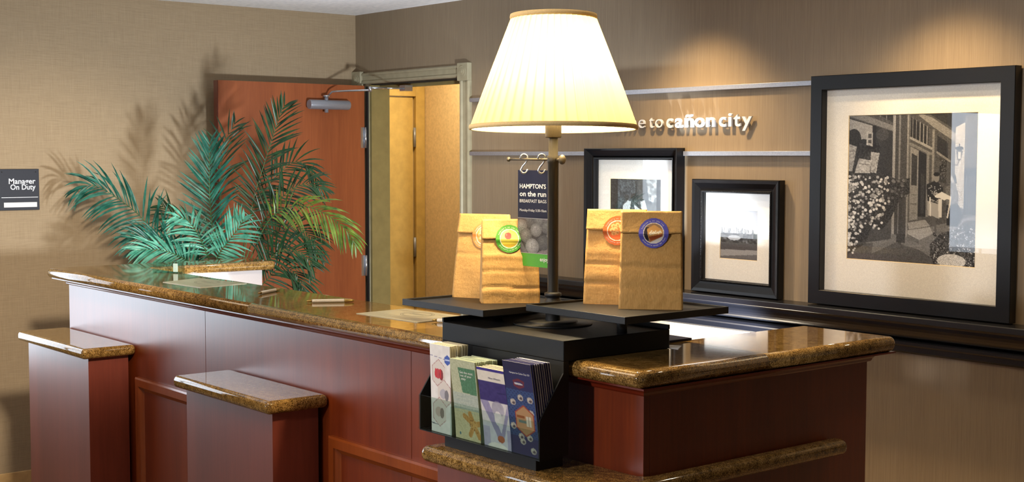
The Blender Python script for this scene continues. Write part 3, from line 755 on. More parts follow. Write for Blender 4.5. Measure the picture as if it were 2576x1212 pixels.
def sweep(b_, path, prof, closed=False):
    """prof (out, z) swept along an xy path; out is to the right-hand side of travel"""
    n = len(path); rings = []
    for i, p in enumerate(path):
        p = Vector(p); d_ = []
        if i > 0: d_.append((p - Vector(path[i - 1])).normalized())
        if i < n - 1: d_.append((Vector(path[i + 1]) - p).normalized())
        ns = [Vector((q.y, -q.x)) for q in d_]; m_ = sum(ns, Vector((0, 0))).normalized(); k = 1.0 / max(0.3, m_.dot(ns[0]))
        rings.append([(p.x + m_.x * u * k, p.y + m_.y * u * k, z) for u, z in prof])
    m = len(prof); vs_ = [q for r_ in rings for q in r_]
    fs = [(i * m + j, i * m + (j + 1) % m, (i + 1) * m + (j + 1) % m, (i + 1) * m + j) for i in range(n - 1) for j in range(m)]
    fs += [tuple(range(m)), tuple((n - 1) * m + j for j in range(m - 1, -1, -1))]
    return b_.add(vs_, fs)


sweep(B(), [(-5.5705, 2.98), (-5.5705, CF - 0.0005), (CR + 0.0005, CF - 0.0005), (CR + 0.0005, 2.9845), (-2.30, 2.9855)], cove_profile()).build('cornice', M['cove'], counter)


def panel_frame(x0, x1, z1, name='panel_frame'):
    """applied frame moulding with recessed field"""
    b_ = B(); y0 = CF
    pf = [(0.0, 0.0), (0.0, 0.014), (0.006, 0.018), (0.032, 0.018), (0.034, 0.012), (0.044, 0.004), (0.050, 0.0)]
    vs_ = []
    for i_, h_ in pf: vs_ += [(x0 + i_, y0 - h_, 0.06 + i_), (x1 - i_, y0 - h_, 0.06 + i_), (x1 - i_, y0 - h_, z1 - i_), (x0 + i_, y0 - h_, z1 - i_)]
    b_.add(vs_, [(i * 4 + k, i * 4 + (k + 1) % 4, (i + 1) * 4 + (k + 1) % 4, (i + 1) * 4 + k) for i in range(len(pf) - 1) for k in range(4)])
    return b_.build(name, M['mold'], counter)


panel_frame(-4.886, -4.20, 0.774); panel_frame(-3.491, -2.74, 0.774)

top = thing('granite_countertop', 'polished brown granite worktop running along the high counter', 'countertop', (-3.9, 2.26, ZS))
sm1 = -3.888
slab('slab', [(-5.64, 2.085), (sm1, 2.085), (sm1, 2.44), (-5.39, 2.44), (-5.39, 3.04), (-5.64, 3.04)], ZS, ZT, M['granite'], top,
     lambda p, q: abs(p[0] - sm1) < 1e-4 and abs(q[0] - sm1) < 1e-4)
sm2 = 2.520
slab('slab', [(sm1 + 0.0012, 2.085), (-2.105, 2.085), (-2.105, sm2), (-2.42, sm2), (-2.42, 2.44), (sm1 + 0.0012, 2.44)], ZS, ZT, M['granite'], top,
     lambda p, q: (abs(p[0] - sm1 - 0.0012) < 1e-4 and abs(q[0] - sm1 - 0.0012) < 1e-4) or (abs(p[1] - sm2) < 1e-4 and abs(q[1] - sm2) < 1e-4))
slab('slab', [(-2.42, sm2 + 0.0012), (-2.105, sm2 + 0.0012), (-2.105, 3.040), (-2.42, 3.040)], ZS, ZT, M['granite'], top,
     lambda p, q: abs(p[1] - sm2 - 0.0012) < 1e-4 and abs(q[1] - sm2 - 0.0012) < 1e-4)

# pedestals standing in front of the counter
LZ = 0.896
for x0, x1, lb in ((-5.595, -4.900, 'leftmost low dark red pedestal with granite cap, against the counter front'),
                   (-4.140, -3.505, 'middle low dark red pedestal with granite cap, between the two framed panels')):
    t = thing('pedestal', lb, 'pedestal', ((x0 + x1) / 2, 2.06, 0), group='low pedestals along the counter front')
    B().box(x0 + 0.03, x1 - 0.035, 1.978, CF - 0.019, 0, LZ - 0.04).build('body', M['cab2'], t, bevel=0.001)
    slab('granite_cap', [(x0, 1.942), (x1, 1.942), (x1, CF - 0.001), (x0, CF - 0.001)], LZ - 0.04, LZ, M['granite2'], t, corner=0.016)

t = thing('side_shelf', 'low granite shelf with rounded nose wrapping the front right corner of the counter', 'shelf', (-2.4, 2.05, 0))
slab('granite_shelf', [(-2.745, 1.945), (-2.108, 1.945), (-2.108, 2.845), (CR + 0.001, 2.845), (CR + 0.001, CF - 0.001), (-2.745, CF - 0.001)], LZ - 0.04, LZ, M['granite'], t, corner=0.02)
B().box(-2.715, -2.165, 1.982, CF - 0.019, 0, LZ - 0.04).build('body', M['cab2'], t, bevel=0.001)

# ================================================================== THINGS ON THE COUNTER
def quad_prism(b_, pts, z0, z1):
    return b_.extrude_poly(pts, 'Z', z0, z1)


def pad(name, label, P4):
    c = (sum(p[0] for p in P4) / 4, sum(p[1] for p in P4) / 4)
    t_ = thing(name, label, 'card', (c[0], c[1], ZT), group='registration cards on the counter')
    quad_prism(B(), P4, ZT + 0.0002, ZT + 0.0016).build('sheet', M['sheetm'], t_)
    a, b2, c2, d_ = [Vector((p[0], p[1], 0)) for p in P4]      # a near-left, b far-left, c far-right, d near-right
    def Q(u, w_): return a.lerp(d_, u).lerp(b2.lerp(c2, u), w_) + Vector((0, 0, ZT + 0.0019))
    L_ = B()
    def ln(p, q, w_):
        p, q = Q(*p), Q(*q); n_ = Vector((-(q - p).y, (q - p).x, 0)).normalized() * w_
        L_.add([p - n_, q - n_, q + n_, p + n_], [(0, 1, 2, 3)])
    for k in range(24):
        for rr in (0.19, 0.165):
            t0, t1_ = 2 * PI * k / 24, 2 * PI * (k + 1) / 24
            ln((0.5 + rr * math.cos(t0), 0.62 + rr * 1.3 * math.sin(t0)), (0.5 + rr * math.cos(t1_), 0.62 + rr * 1.3 * math.sin(t1_)), 0.0007)
    for z in (0.10, 0.17, 0.24, 0.31): ln((0.06, z), (0.94, z), 0.0005)
    ln((0.06, 0.80), (0.30, 0.80), 0.0009); ln((0.70, 0.80), (0.94, 0.80), 0.0009)
    for z in (0.66, 0.60): ln((0.39, z), (0.61, z), 0.0012)
    L_.build('print', M['ink'], t_)


pad('registration_card', 'pale printed card lying on the granite nearest the palm', [(-4.733, 2.189), (-4.801, 2.368), (-4.487, 2.405), (-4.45, 2.202)])
pad('registration_card', 'pale printed card lying on the granite beside the black stand', [(-3.43, 2.204), (-3.442, 2.392), (-3.147, 2.410), (-3.133, 2.218)])


def pen(label, p, q):
    p = Vector((p[0], p[1], ZT + 0.0062)); q = Vector((q[0], q[1], ZT + 0.0062)); d_ = (q - p)
    t_ = thing('pen', label, 'pen', (p.x, p.y, ZT), group='white pens on the counter')
    L = lambda s_: p + d_ * s_
    B().tube([L(0.12), L(0.14), L(0.79), L(0.80)], [0.0045, 0.0055, 0.0058, 0.005], 14).build('barrel', M['white'], t_)
    B().tube([L(0), L(0.03), L(0.12)], [0.001, 0.0024, 0.0048], 14).build('tip', M['gold'], t_)
    B().tube([L(0.80), L(0.82), L(0.96), L(1.0)], [0.0058, 0.0061, 0.0050, 0.0030], 14).build('cap_end', M['gold'], t_)


pen('white pen lying diagonally between the far card and the long pen', (-4.099, 2.241), (-4.182, 2.370))
pen('white pen lying alone in the middle of the granite top, fully in view', (-3.782, 2.240), (-3.705, 2.372))
pen('white pen partly tucked behind the black stand box', (-3.125, 2.262), (-2.985, 2.330))

# clear card holder near the palm
t = thing('card_holder', 'small clear acrylic card holder on the granite in front of the palm', 'holder', (-5.1, 2.38, ZT), math.radians(40))
bb_ = B().box(-0.062, 0.062, -0.004, 0.0, 0.0002, 0.042).box(-0.062, 0.062, 0.022, 0.027, 0.0002, 0.052)
bb_.box(-0.062, -0.058, 0.0, 0.022, 0.0002, 0.042).box(0.058, 0.062, 0.0, 0.022, 0.0002, 0.042).box(-0.058, 0.058, 0, 0.022, 0.0002, 0.004)
bb_.build('tray', M['acrylic'], t, local=True)
B().box(0.022, 0.040, 0.004, 0.008, 0.0045, 0.038).build('glint', M['paper'], t, local=True)  # white strip standing in for the bright glint in the acrylic

# black folder and paper behind the stand
t = thing('folder', 'thin dark folder on the granite behind the black box', 'folder', (-2.44, 2.46, ZT))
B().box(-2.52, -2.395, 2.445, 2.56, ZT + 0.0005, ZT + 0.006).build('cover', M['navy'], t)
t = thing('paper_sheet', 'white paper sheet sticking out beyond the black box', 'paper', (-2.31, 2.45, ZT))
B().extrude_poly([(-2.365, 2.41), (-2.30, 2.41), (-2.338, 2.462), (-2.365, 2.45)], 'Z', ZT + 0.0003, ZT + 0.0011).build('sheet', M['paper'], t)

# ================================================================== BLACK STAND WITH BROCHURE BIN
SX0, SX1, SY0, SY1 = -2.797, -2.326, 2.058, 2.407
ZB = 1.197
stand = thing('brochure_stand', 'black stand box on the counter corner with a brochure bin hanging in front', 'stand', (-2.56, 2.0, LZ))
st = B().box(SX0, SX1, SY0, SY1, ZT + 0.0005, ZB - 0.004).build('box', M['blackbox'], stand, bevel=0.002)
B().box(SX0 + 0.0062, SX1, SY0, SY1 - 0.0062, ZB - 0.0039, ZB - 0.0039 + 0.0001 + 0.0).build('lid', M['blackmetal'], stand)
B().box(SX0, SX0 + 0.006, SY0, SY1, ZB - 0.0039, ZB + 0.007).box(SX0 + 0.006, SX1, SY1 - 0.006, SY1, ZB - 0.0039, ZB + 0.007).build('raised_edge', M['blackbox'], stand)
B().box(SX0, SX1, SY0, SY0 + 0.016, 0.925, ZT + 0.0004).build('back_plate', M['blackbox'], stand)
# side cheeks of the bin
ck = [(SY0, 1.118), (1.986, 1.014), (1.986, 0.926), (SY0, 0.926)]
B().extrude_poly(ck, 'X', SX1 - 0.004, SX1).build('cheek', M['blackbox'], stand)
B().extrude_poly(ck, 'X', SX0, SX0 + 0.004).build('cheek', M['blackbox'], stand)
B().box(SX0, SX1, 1.986, SY0, 0.9225, 0.926).build('bin_floor', M['blackbox'], stand)
B().box(SX0 + 0.1, SX1 - 0.02, 1.992, SY0 + 0.016, LZ + 0.0005, 0.9224).build('foot', M['blackbox'], stand)
B().box(SX0, SX1, 1.9825, 1.9855, 0.930, 1.0135).build('acrylic_front', M['acrylic'], stand, bevel=0.0006)
B().box(SX0, SX1, 1.9815, 1.986, 0.926, 0.9299).build('front_lip', M['acrylic'], stand)
for xx in (-2.6655, -2.5415, -2.427): B().box(xx - 0.001, xx + 0.001, 1.986, SY0, 0.9262, 1.0).build('divider', M['acrylic'], stand)


def card_img(k):
    if k == 0:
        g = Img(60, 132, (226, 220, 214)); g.noise(8, 6); g.line((0.0, 0.13), (0.72, 0.155), 0.012, (120, 112, 150))
        g.poly([(0.72, 0.13), (0.86, 0.10), (0.99, 0.13), (0.99, 0.19), (0.86, 0.22), (0.72, 0.19)], (62, 88, 168)); g.line((0.76, 0.16), (0.95, 0.16), 0.04, (190, 200, 230))
        for cx, cy, f_ in ((0.42, 0.33, (186, 60, 66)), (0.66, 0.55, (176, 170, 176)), (0.42, 0.76, (190, 168, 156))):
            g.hexa(cx, cy, 0.36, (150, 44, 56), (214, 202, 192)); g.ell(cx - 0.04, cy, 0.17, 0.055, f_); g.ell(cx + 0.12, cy + 0.01, 0.10, 0.06, tuple(int(c * 0.7) for c in f_))
        g.line((0.28, 0.29), (0.28, 0.36), 0.08, (200, 40, 50)); g.line((0.50, 0.29), (0.50, 0.36), 0.08, (196, 44, 50)); g.line((0.0, 0.90), (0.35, 0.905), 0.02, (110, 108, 120)); return g
    if k == 1:
        g = Img(60, 132, (178, 180, 148)); g.rect(0, 0.42, 1, 0.66, (170, 176, 160)); g.rect(0, 0.62, 1, 1, (202, 190, 150))
        for j in range(26): g.line((0, 0.42 + j * 0.009), (1, 0.425 + j * 0.009 + 0.004 * math.sin(j)), 0.01, (156, 166, 156), 0.5)
        g.poly([(0.30, 0.10), (0.97, 0.10), (0.97, 0.42), (0.40, 0.405)], (76, 120, 88))
        for j, (cx, cy) in enumerate(((0.62, 0.66), (0.98, 0.76), (0.60, 0.92), (0.40, 0.70), (0.95, 0.93))):
            g.line((0.76, 0.79), (cx, cy), 0.15, (190, 140, 76))
        g.ell(0.76, 0.79, 0.14, 0.06, (204, 158, 92)); 
        for j in range(14): g.ell(0.6 + 0.3 * g.rs.rand(), 0.7 + 0.2 * g.rs.rand(), 0.02, 0.008, (140, 92, 44))
        g.ell(0.2, 0.93, 0.03, 0.018, (70, 110, 120)); g.noise(10, 2); return g
    if k == 2:
        g = Img(60, 132, (206, 200, 208)); g.rect(0, 0, 1, 0.035, (60, 48, 130)); g.rect(0, 0.035, 1, 0.17, (222, 212, 196)); g.rect(0, 0.17, 1, 0.42, (54, 44, 104))
        g.rect(0, 0.42, 1, 0.70, (206, 200, 196)); g.poly([(0.0, 0.42), (0.3, 0.42), (0.72, 0.86), (0.55, 0.88)], (146, 138, 168)); g.poly([(0.98, 0.42), (0.98, 0.55), (0.76, 0.86), (0.62, 0.86)], (150, 142, 170))
        g.ell(0.62, 0.50, 0.22, 0.10, (150, 144, 160), 0.7); g.ell(0.60, 0.62, 0.14, 0.09, (214, 208, 204)); g.rect(0, 0.74, 0.25, 1, (176, 168, 190)); g.rect(0.86, 0.74, 1, 1, (170, 160, 186))
        g.ell(0.64, 0.875, 0.13, 0.045, (172, 96, 62)); g.line((0.55, 0.89), (0.66, 0.91), 0.06, (160, 84, 52)); g.ell(0.5, 1.0, 0.36, 0.07, (232, 224, 214)); g.noise(8, 4); return g
    g = Img(64, 140, (44, 46, 98)); g.rect(0, 0.30, 1, 0.80, (58, 84, 136))
    for j in range(22):
        for i in range(9): g.ell(i / 8.0 + (j % 2) * 0.06, 0.30 + j * 0.023, 0.035, 0.007, (38, 50, 104))
    g.rect(0, 0.0, 1, 0.10, (38, 36, 78)); g.rect(0, 0.80, 1, 1, (48, 46, 100))
    g.poly([(0.30, 0.20), (0.50, 0.175), (0.70, 0.20), (0.68, 0.26), (0.50, 0.285), (0.32, 0.26)], (120, 44, 62)); g.ell(0.5, 0.23, 0.15, 0.022, (58, 52, 110)); g.line((0.36, 0.23), (0.62, 0.235), 0.04, (190, 180, 196))
    for cx, cy in ((0.22, 0.44), (0.50, 0.38), (0.83, 0.39), (0.82, 0.53), (0.15, 0.70), (0.45, 0.85), (0.40, 0.80), (0.80, 0.93), (0.70, 0.80)):
        g.ell(cx, cy, 0.10, 0.034, (200, 188, 176)); g.ell(cx + 0.02, cy + 0.008, 0.05, 0.015, (96, 80, 90)); g.ell(cx - 0.04, cy - 0.01, 0.03, 0.012, (226, 214, 196))
    g.hexa(0.58, 0.625, 0.36, (176, 70, 50), (196, 150, 104), 0.03); g.rect(0.36, 0.62, 0.80, 0.65, (108, 130, 120)); g.rect(0.62, 0.575, 0.80, 0.68, (226, 216, 190)); g.rect(0.70, 0.575, 0.72, 0.68, (120, 90, 70)); g.rect(0.3, 0.57, 0.58, 0.60, (150, 86, 40))
    g.a = g.a * 0.85; return g


# (x0, width, n cards, spacing, bottom y of the front card, top y of the front card, height, edge material, front label, rest label)
stacks = [
    (-2.752, 0.084, 8, 0.0072, 1.992, 1.986, 0.222, 'stackwhite', 'white rack card with red hexagons, front of the leftmost stack', 'cream-edged cards behind the leftmost white rack card'),
    (-2.650, 0.100, 12, 0.0050, 1.992, 1.972, 0.198, 'stackwhite', 'pale rack card with green box and starfish, front of the second stack', 'pale green-edged cards behind the starfish rack card'),
    (-2.536, 0.103, 6, 0.0060, 1.992, 1.966, 0.192, 'stackwhite', 'purple and cream rack card with two holding hands, front of the third stack', 'cream-edged cards behind the holding hands rack card'),
    (-2.433, 0.101, 28, 0.0025, 1.992, 1.962, 0.220, 'stackblue', 'navy rack card with honeycomb pictures, front of the rightmost stack', 'navy-edged cards behind the honeycomb rack card')]
M['cardedge'] = plain('navy_edge_paper', (60, 58, 96), 0.5, bscale=700)
M['greenedge'] = plain('pale_green_card', (182, 190, 158), 0.6, bscale=100)
rc = random.Random(5)
for k, (x0, w_, n, sp_, yb, yt, hh, em, lf, lr) in enumerate(stacks):
    th = 0.0009
    for j in range(n - 1, -1, -1):
        lean = (yt - yb) * (1 - (j / n * 0.85 if k < 3 else 0.0)); y_b = yb + j * sp_ * 0.72; dz = rc.uniform(-0.0012, 0.0012) if j else 0; dx = rc.uniform(-0.001, 0.001) if j else 0
        if k == 3: y_b = yb + j * 0.00215
        thick = sp_ * 0.6 if k < 3 else 0.0012
        # leaning, slightly bowed sheet: 5 stations
        st_ = []
        for i in range(6):
            s_ = i / 5.0; yy = y_b + lean * s_ ** 1.3
            if j > 0 and k < 3: yy += (j * sp_ - (y_b - yb)) * s_ * 0.8
            st_.append((yy, 0.9265 + (hh + dz) * s_))
        if k == 3 and j: st_ = [(a + 0.0, z + 0.0) for a, z in st_]
        prof_ = st_ + [(a + thick, z) for a, z in reversed(st_)]
        t_ = thing('rack_card', lf if j == 0 else lr, 'brochure', (x0 + w_ / 2, y_b, 0.9265), group=None if j == 0 else 'cards in stack %s' % ('one', 'two', 'three', 'four')[k])
        mm = M['stackwhite'] if k in (0, 2) else (M['greenedge'] if k == 1 else (M['stackblue'] if j % 3 else M['paper']))
        B().extrude_poly(prof_, 'X', x0 + dx, x0 + w_ + dx).build('sheet', mm, t_)
        if j == 0:
            zz = [p[1] for p in st_]; ys = [p[0] for p in st_]
            def SP(u, w2, d_=0.0004, x0=x0, w_=w_, zz=zz, ys=ys): z = zz[-1] + (zz[0] - zz[-1]) * w2; return (x0 + w_ * u, float(np.interp(z, zz, ys)) - d_, z)
            print_mesh('cover_print', card_img(k), SP, M['print'], t_)
            tx = B()
            def TX(body, u, w2, hgt, wid=None, bold=0.0, al='LEFT'):
                p = SP(u, w2, 0.0008); q = SP(u, w2 - 0.05, 0.0008); up_ = (Vector(q) - Vector(p)).normalized(); put_text(tx, body, p, (1, 0, 0), up_, hgt, wid, bold, al)
            if k == 1:
                TX('Get the most', 0.36, 0.165, 0.0062, 0.052); TX('out of your', 0.38, 0.205, 0.0062, 0.044); TX('stay', 0.40, 0.245, 0.0062, 0.018)
            if k == 2: TX('Hilton HHonors', 0.40, 0.13, 0.0050, 0.046); TX('Points & Miles', 0.96, 0.30, 0.0040, 0.030, 0, 'RIGHT')
            if k == 3: TX('Hampton Inn Cañon City, CO', 0.93, 0.125, 0.0042, 0.072, 0, 'RIGHT'); TX('Hampton', 0.38, 0.237, 0.0040, 0.024, 0.01)
            if tx.v: tx.build('lettering', M['whiteprint'] if k in (1, 3) else (M['ink'] if k == 0 else M['stackblue']), t_)

# ================================================================== TABLE LAMP WITH TRAYS
LX, LY = -2.585, 2.25
lamp = thing('table_lamp', 'tall bronze lamp with glowing pleated shade and two black trays on its pole', 'lamp', (LX, LY, ZB))
B().lathe(LX, LY, [(0.0, ZB - 0.0038), (0.100, ZB - 0.0038), (0.101, ZB - 0.001), (0.099, ZB + 0.001), (0.064, ZB + 0.0012), (0.064, ZB + 0.004), (0.062, ZB + 0.0055), (0.0, ZB + 0.0055)], 64).build('base', M['blackmetal'], lamp)
B().lathe(LX, LY, [(0.019, ZB + 0.0055), (0.019, 1.236), (0.021, 1.238), (0.021, 1.256), (0.018, 1.258), (0.018, 1.262), (0.0215, 1.264), (0.0215, 1.272), (0.014, 1.275)], 32).build('collar', M['blackmetal'], lamp)
B().lathe(LX, LY, [(0.0138, 1.270), (0.0138, 1.600), (0.0148, 1.601), (0.0148, 1.618), (0.0120, 1.620), (0.0120, 1.668)], 32).build('pole', M['darkbronze'], lamp)
B().lathe(LX, LY, [(0.0, 1.664), (0.0195, 1.664), (0.0205, 1.667), (0.0205, 1.720), (0.0180, 1.724), (0.0, 1.724)], 32).build('socket', M['bronze'], lamp)
B().lathe(LX, LY, [(0.006, 1.724), (0.014, 1.728), (0.014, 1.752), (0.0, 1.753)], 20).build('bulb_holder', M['steel'], lamp)
# harp and finial holding the shade
hp = B()
for s_ in (-1, 1):
    hp.tube([(LX, LY + s_ * 0.012, 1.735), (LX, LY + s_ * 0.05, 1.79), (LX, LY + s_ * 0.055, 1.87), (LX, LY + s_ * 0.03, 1.945), (LX, LY, 1.962)], 0.0022, 8)
hp.build('harp', M['steel'], lamp)
R0, R1, Z0, Z1 = 0.208, 0.105, 1.690, 1.966
NP = 46; n = NP * 8; vs_ = []; fs = []
RW = 12
pj = random.Random(2)
pw = [pj.uniform(-0.25, 0.25) for _ in range(NP + 1)]; pw[-1] = pw[0]
def spt(k, s_, inner=0.0):
    th = 2 * PI * k / n; pl = (k % 8) / 8.0; saw = (pl / 0.8 if pl < 0.8 else (1 - pl) / 0.2)
    r_ = R0 + (R1 - R0) * s_; r_ += r_ * 0.045 * (saw - 0.5) * (1 + pw[(k // 8) % NP]) * (0.8 + 0.4 * math.sin(s_ * PI))
    tz = 0.030 * (r_ * (math.cos(th) * 0.772 * 0 + 1) * 0)  # keep round
    return Vector((r_ * math.cos(th), r_ * math.sin(th), Z0 + (Z1 - Z0) * s_ - Z0))
for i in range(RW + 1):
    for k in range(n): vs_.append(spt(k, i / RW))
for i in range(RW):
    for k in range(n): fs.append((i * n + k, i * n + (k + 1) % n, (i + 1) * n + (k + 1) % n, (i + 1) * n + k))
sh = B().add(vs_, fs, True).build('shade', M['shade'], lamp, local=True)
sh.location = (0, 0, Z0 - ZB)
tilt = math.radians(1.6); ax = Vector((0.633, 0.774, 0))
sh.rotation_mode = 'QUATERNION'; sh.rotation_quaternion = Matrix.Rotation(-tilt, 4, ax).to_quaternion()
for r_, z in ((R0 + 0.001, 0.0), (R1 + 0.001, Z1 - Z0)):
    tr = B(); h_ = 0.0055 if z == 0 else 0.006; n2 = 96; q = []
    for (dr, dz) in ((-0.003, -h_), (0.003, -h_), (0.0042, 0), (0.003, h_), (-0.003, h_)):
        q += [((r_ + dr) * math.cos(2 * PI * k / n2), (r_ + dr) * math.sin(2 * PI * k / n2), z + dz) for k in range(n2)]
    tr.add(q, [(i * n2 + k, i * n2 + (k + 1) % n2, ((i + 1) % 5) * n2 + (k + 1) % n2, ((i + 1) % 5) * n2 + k) for i in range(5) for k in range(n2)], True)
    tr.build('binding', M['shadetrim'], sh, local=True)
# banner rod, knob
rod = B().tube([(-2.760, LY, 1.6095), (LX + 0.028, LY, 1.6095)], 0.0030, 12)
rod.sphere((-2.763, LY, 1.6095), 0.0062, 12)
rod.build('banner_rod', M['bronze'], lamp)
kb = B().tube([(LX + 0.014, LY, 1.6095), (LX + 0.026, LY, 1.6095)], 0.004, 10)
kb.sphere((LX + 0.034, LY, 1.6095), 0.0125, 16, (0.75, 0.75, 1.0)); kb.build('knob', M['bronze'], lamp)


def tray(x0, x1, y0, y1, z, post):
    """z = top of rim"""
    zf = z - 0.006; zb = z - 0.017
    b_ = B().box(x0, x1, y0, y1, zb, zf - 0.0002)
    rim = B(); w_ = 0.0045
    rim.box(x0, x1, y0, y0 + w_, zb, z).box(x0, x1, y1 - w_, y1, zb, z).box(x0, x0 + w_, y0 + w_, y1 - w_, zb, z).box(x1 - w_, x1, y0 + w_, y1 - w_, zb, z)
    b2 = B().box(x0 + w_, x1 - w_, y0 + w_, y1 - w_, zb + 0.001, zf)
    t_ = b2.build('tray', M['blackmetal'], lamp); rim.build('rim', M['blackmetal'], t_, bevel=0.001)
    px, py = post
    B().tube([(px, py, ZB - 0.0038), (px, py, zb + 0.001)], 0.0125, 16).tube([(px, py, zb - 0.006), (px, py, zb + 0.001)], 0.03, 20).build('post', M['blackmetal'], t_)
    return zf


T1Z = tray(-2.962, -2.614, 2.048, 2.392, 1.2395, (-2.745, 2.20))
T2Z = tray(-2.555, -2.205, 2.136, 2.486, 1.2540, (-2.345, 2.262))

# S hooks and the hanging banner
for xx, lb in ((-2.700, 'left chrome S hook on the banner rod'), (-2.630, 'right chrome S hook on the banner rod, next to the pole')):
    pts = []
    for k in range(13): a = math.radians(200 - k * 18.5); pts.append((0.0105 * math.cos(a), 0.0105 * math.sin(a)))
    for k in range(13): a = math.radians(160 + k * 18.5 - 0) ; pts.append((0.0105 * math.cos(math.radians(158) + 0) * 0 + 0.0105 * math.cos(PI - math.radians(-20 - k * 18.5 + 180)) , 0))
    S = []
    for k in range(12): a = math.radians(190 - 17 * k); S.append((0.010 * math.cos(a), 0.0100 + 0.010 * math.sin(a) - 0.0068))
    S += [(0.0085, -0.004), (0.003, -0.011), (-0.004, -0.018), (-0.0085, -0.026)]
    for k in range(12): a = math.radians(180 + 17 * k); S.append((0.0092 * math.cos(a), -0.0265 + 0.0092 * math.sin(a)))
    t = thing('s_hook', lb, 'hook', (xx, LY, 1.6095), math.radians(50), group='chrome hooks holding the banner')
    B().tube([(0, p, q) if False else (p * 0.9, -0.0045 * math.sin(q * 60), q) for p, q in S], 0.0026, 10).build('wire', M['steel'], t, local=True)

BX0, BX1, BZ0, BZ1, BY = -2.746, -2.606, 1.3315, 1.5815, 2.268
ban = thing('hanging_banner', 'navy and green hanging banner advertising breakfast bags, hooked beside the lamp pole', 'banner', ((BX0 + BX1) / 2, BY, BZ0))
B().box(BX0, BX1, BY, BY + 0.0012, BZ0 + 0.0342, BZ1).build('card', M['navy'], ban)
B().box(BX0, BX1, BY, BY + 0.0012, BZ0, BZ0 + 0.034).build('green_band', M['green'], ban)


def muffins():
    g = Img(90, 84, (40, 36, 38)); g.noise(14, 3)
    g.poly([(0.0, 0.5), (0.3, 1.0), (0, 1.0)], (96, 90, 92)); g.poly([(0.5, 1.0), (1.0, 0.72), (1, 1)], (110, 102, 104)); g.poly([(0.7, 0), (1, 0), (1, 0.3)], (92, 86, 90))
    for cx, cy, r_, c in ((0.36, 0.08, 0.16, 92), (0.62, 0.05, 0.14, 120), (0.10, 0.25, 0.17, 140), (0.82, 0.24, 0.15, 112), (0.53, 0.33, 0.16, 150), (0.24, 0.50, 0.17, 118), (0.96, 0.52, 0.15, 146), (0.73, 0.68, 0.18, 96), (0.42, 0.80, 0.19, 176)):
        for s_ in (1.0, 0.85, 0.68, 0.48, 0.3):
            g.ell(cx - (1 - s_) * 0.03, cy - (1 - s_) * 0.05, r_ * s_, r_ * s_ * 1.18, (c * (0.62 + 0.42 * (1 - s_)),) * 3)
        for j in range(7): g.line((cx + r_ * 0.6 * (g.rs.rand() - 0.5) * 2, cy + r_ * (g.rs.rand() - 0.5)), (cx + r_ * (g.rs.rand() - 0.5), cy + r_ * (g.rs.rand() - 0.5)), 0.012, (c * 0.6,) * 3, 0.6)
    g.noise(20, 1); g.rect(0, 0, 1, 0.014, 215); g.rect(0, 0.985, 1, 1, 215); return g


pw_, ph_ = BX1 - BX0, 0.084
print_mesh('photo_strip', muffins(), lambda u, w_: (BX0 + pw_ * u, BY - 0.0006, 1.4575 - 0.0915 * w_), M['print'], ban)
tb = B(); yt = BY - 0.0008; tw = 0.100; xr = -2.738
for body, z, hgt, wid, bo in (("HAMPTON'S", 1.5345, 0.0118, 0.105, 0.02), ('on the run', 1.5140, 0.0135, 0.106, 0.022), ('BREAKFAST BAGS', 1.4975, 0.0088, 0.107, 0.0), ('Monday-Friday 5:30-10am', 1.4745, 0.0068, 0.107, -0.002)):
    put_text(tb, body, (xr, yt, z), (1, 0, 0), (0, 0, 1), hgt, wid, bo)
put_text(tb, 'enjoy.', (-2.619, yt, 1.3475), (1, 0, 0), (0, 0, 1), 0.0105, 0.037, 0.015, 'RIGHT')
tb.build('lettering', M['whiteprint'], ban)


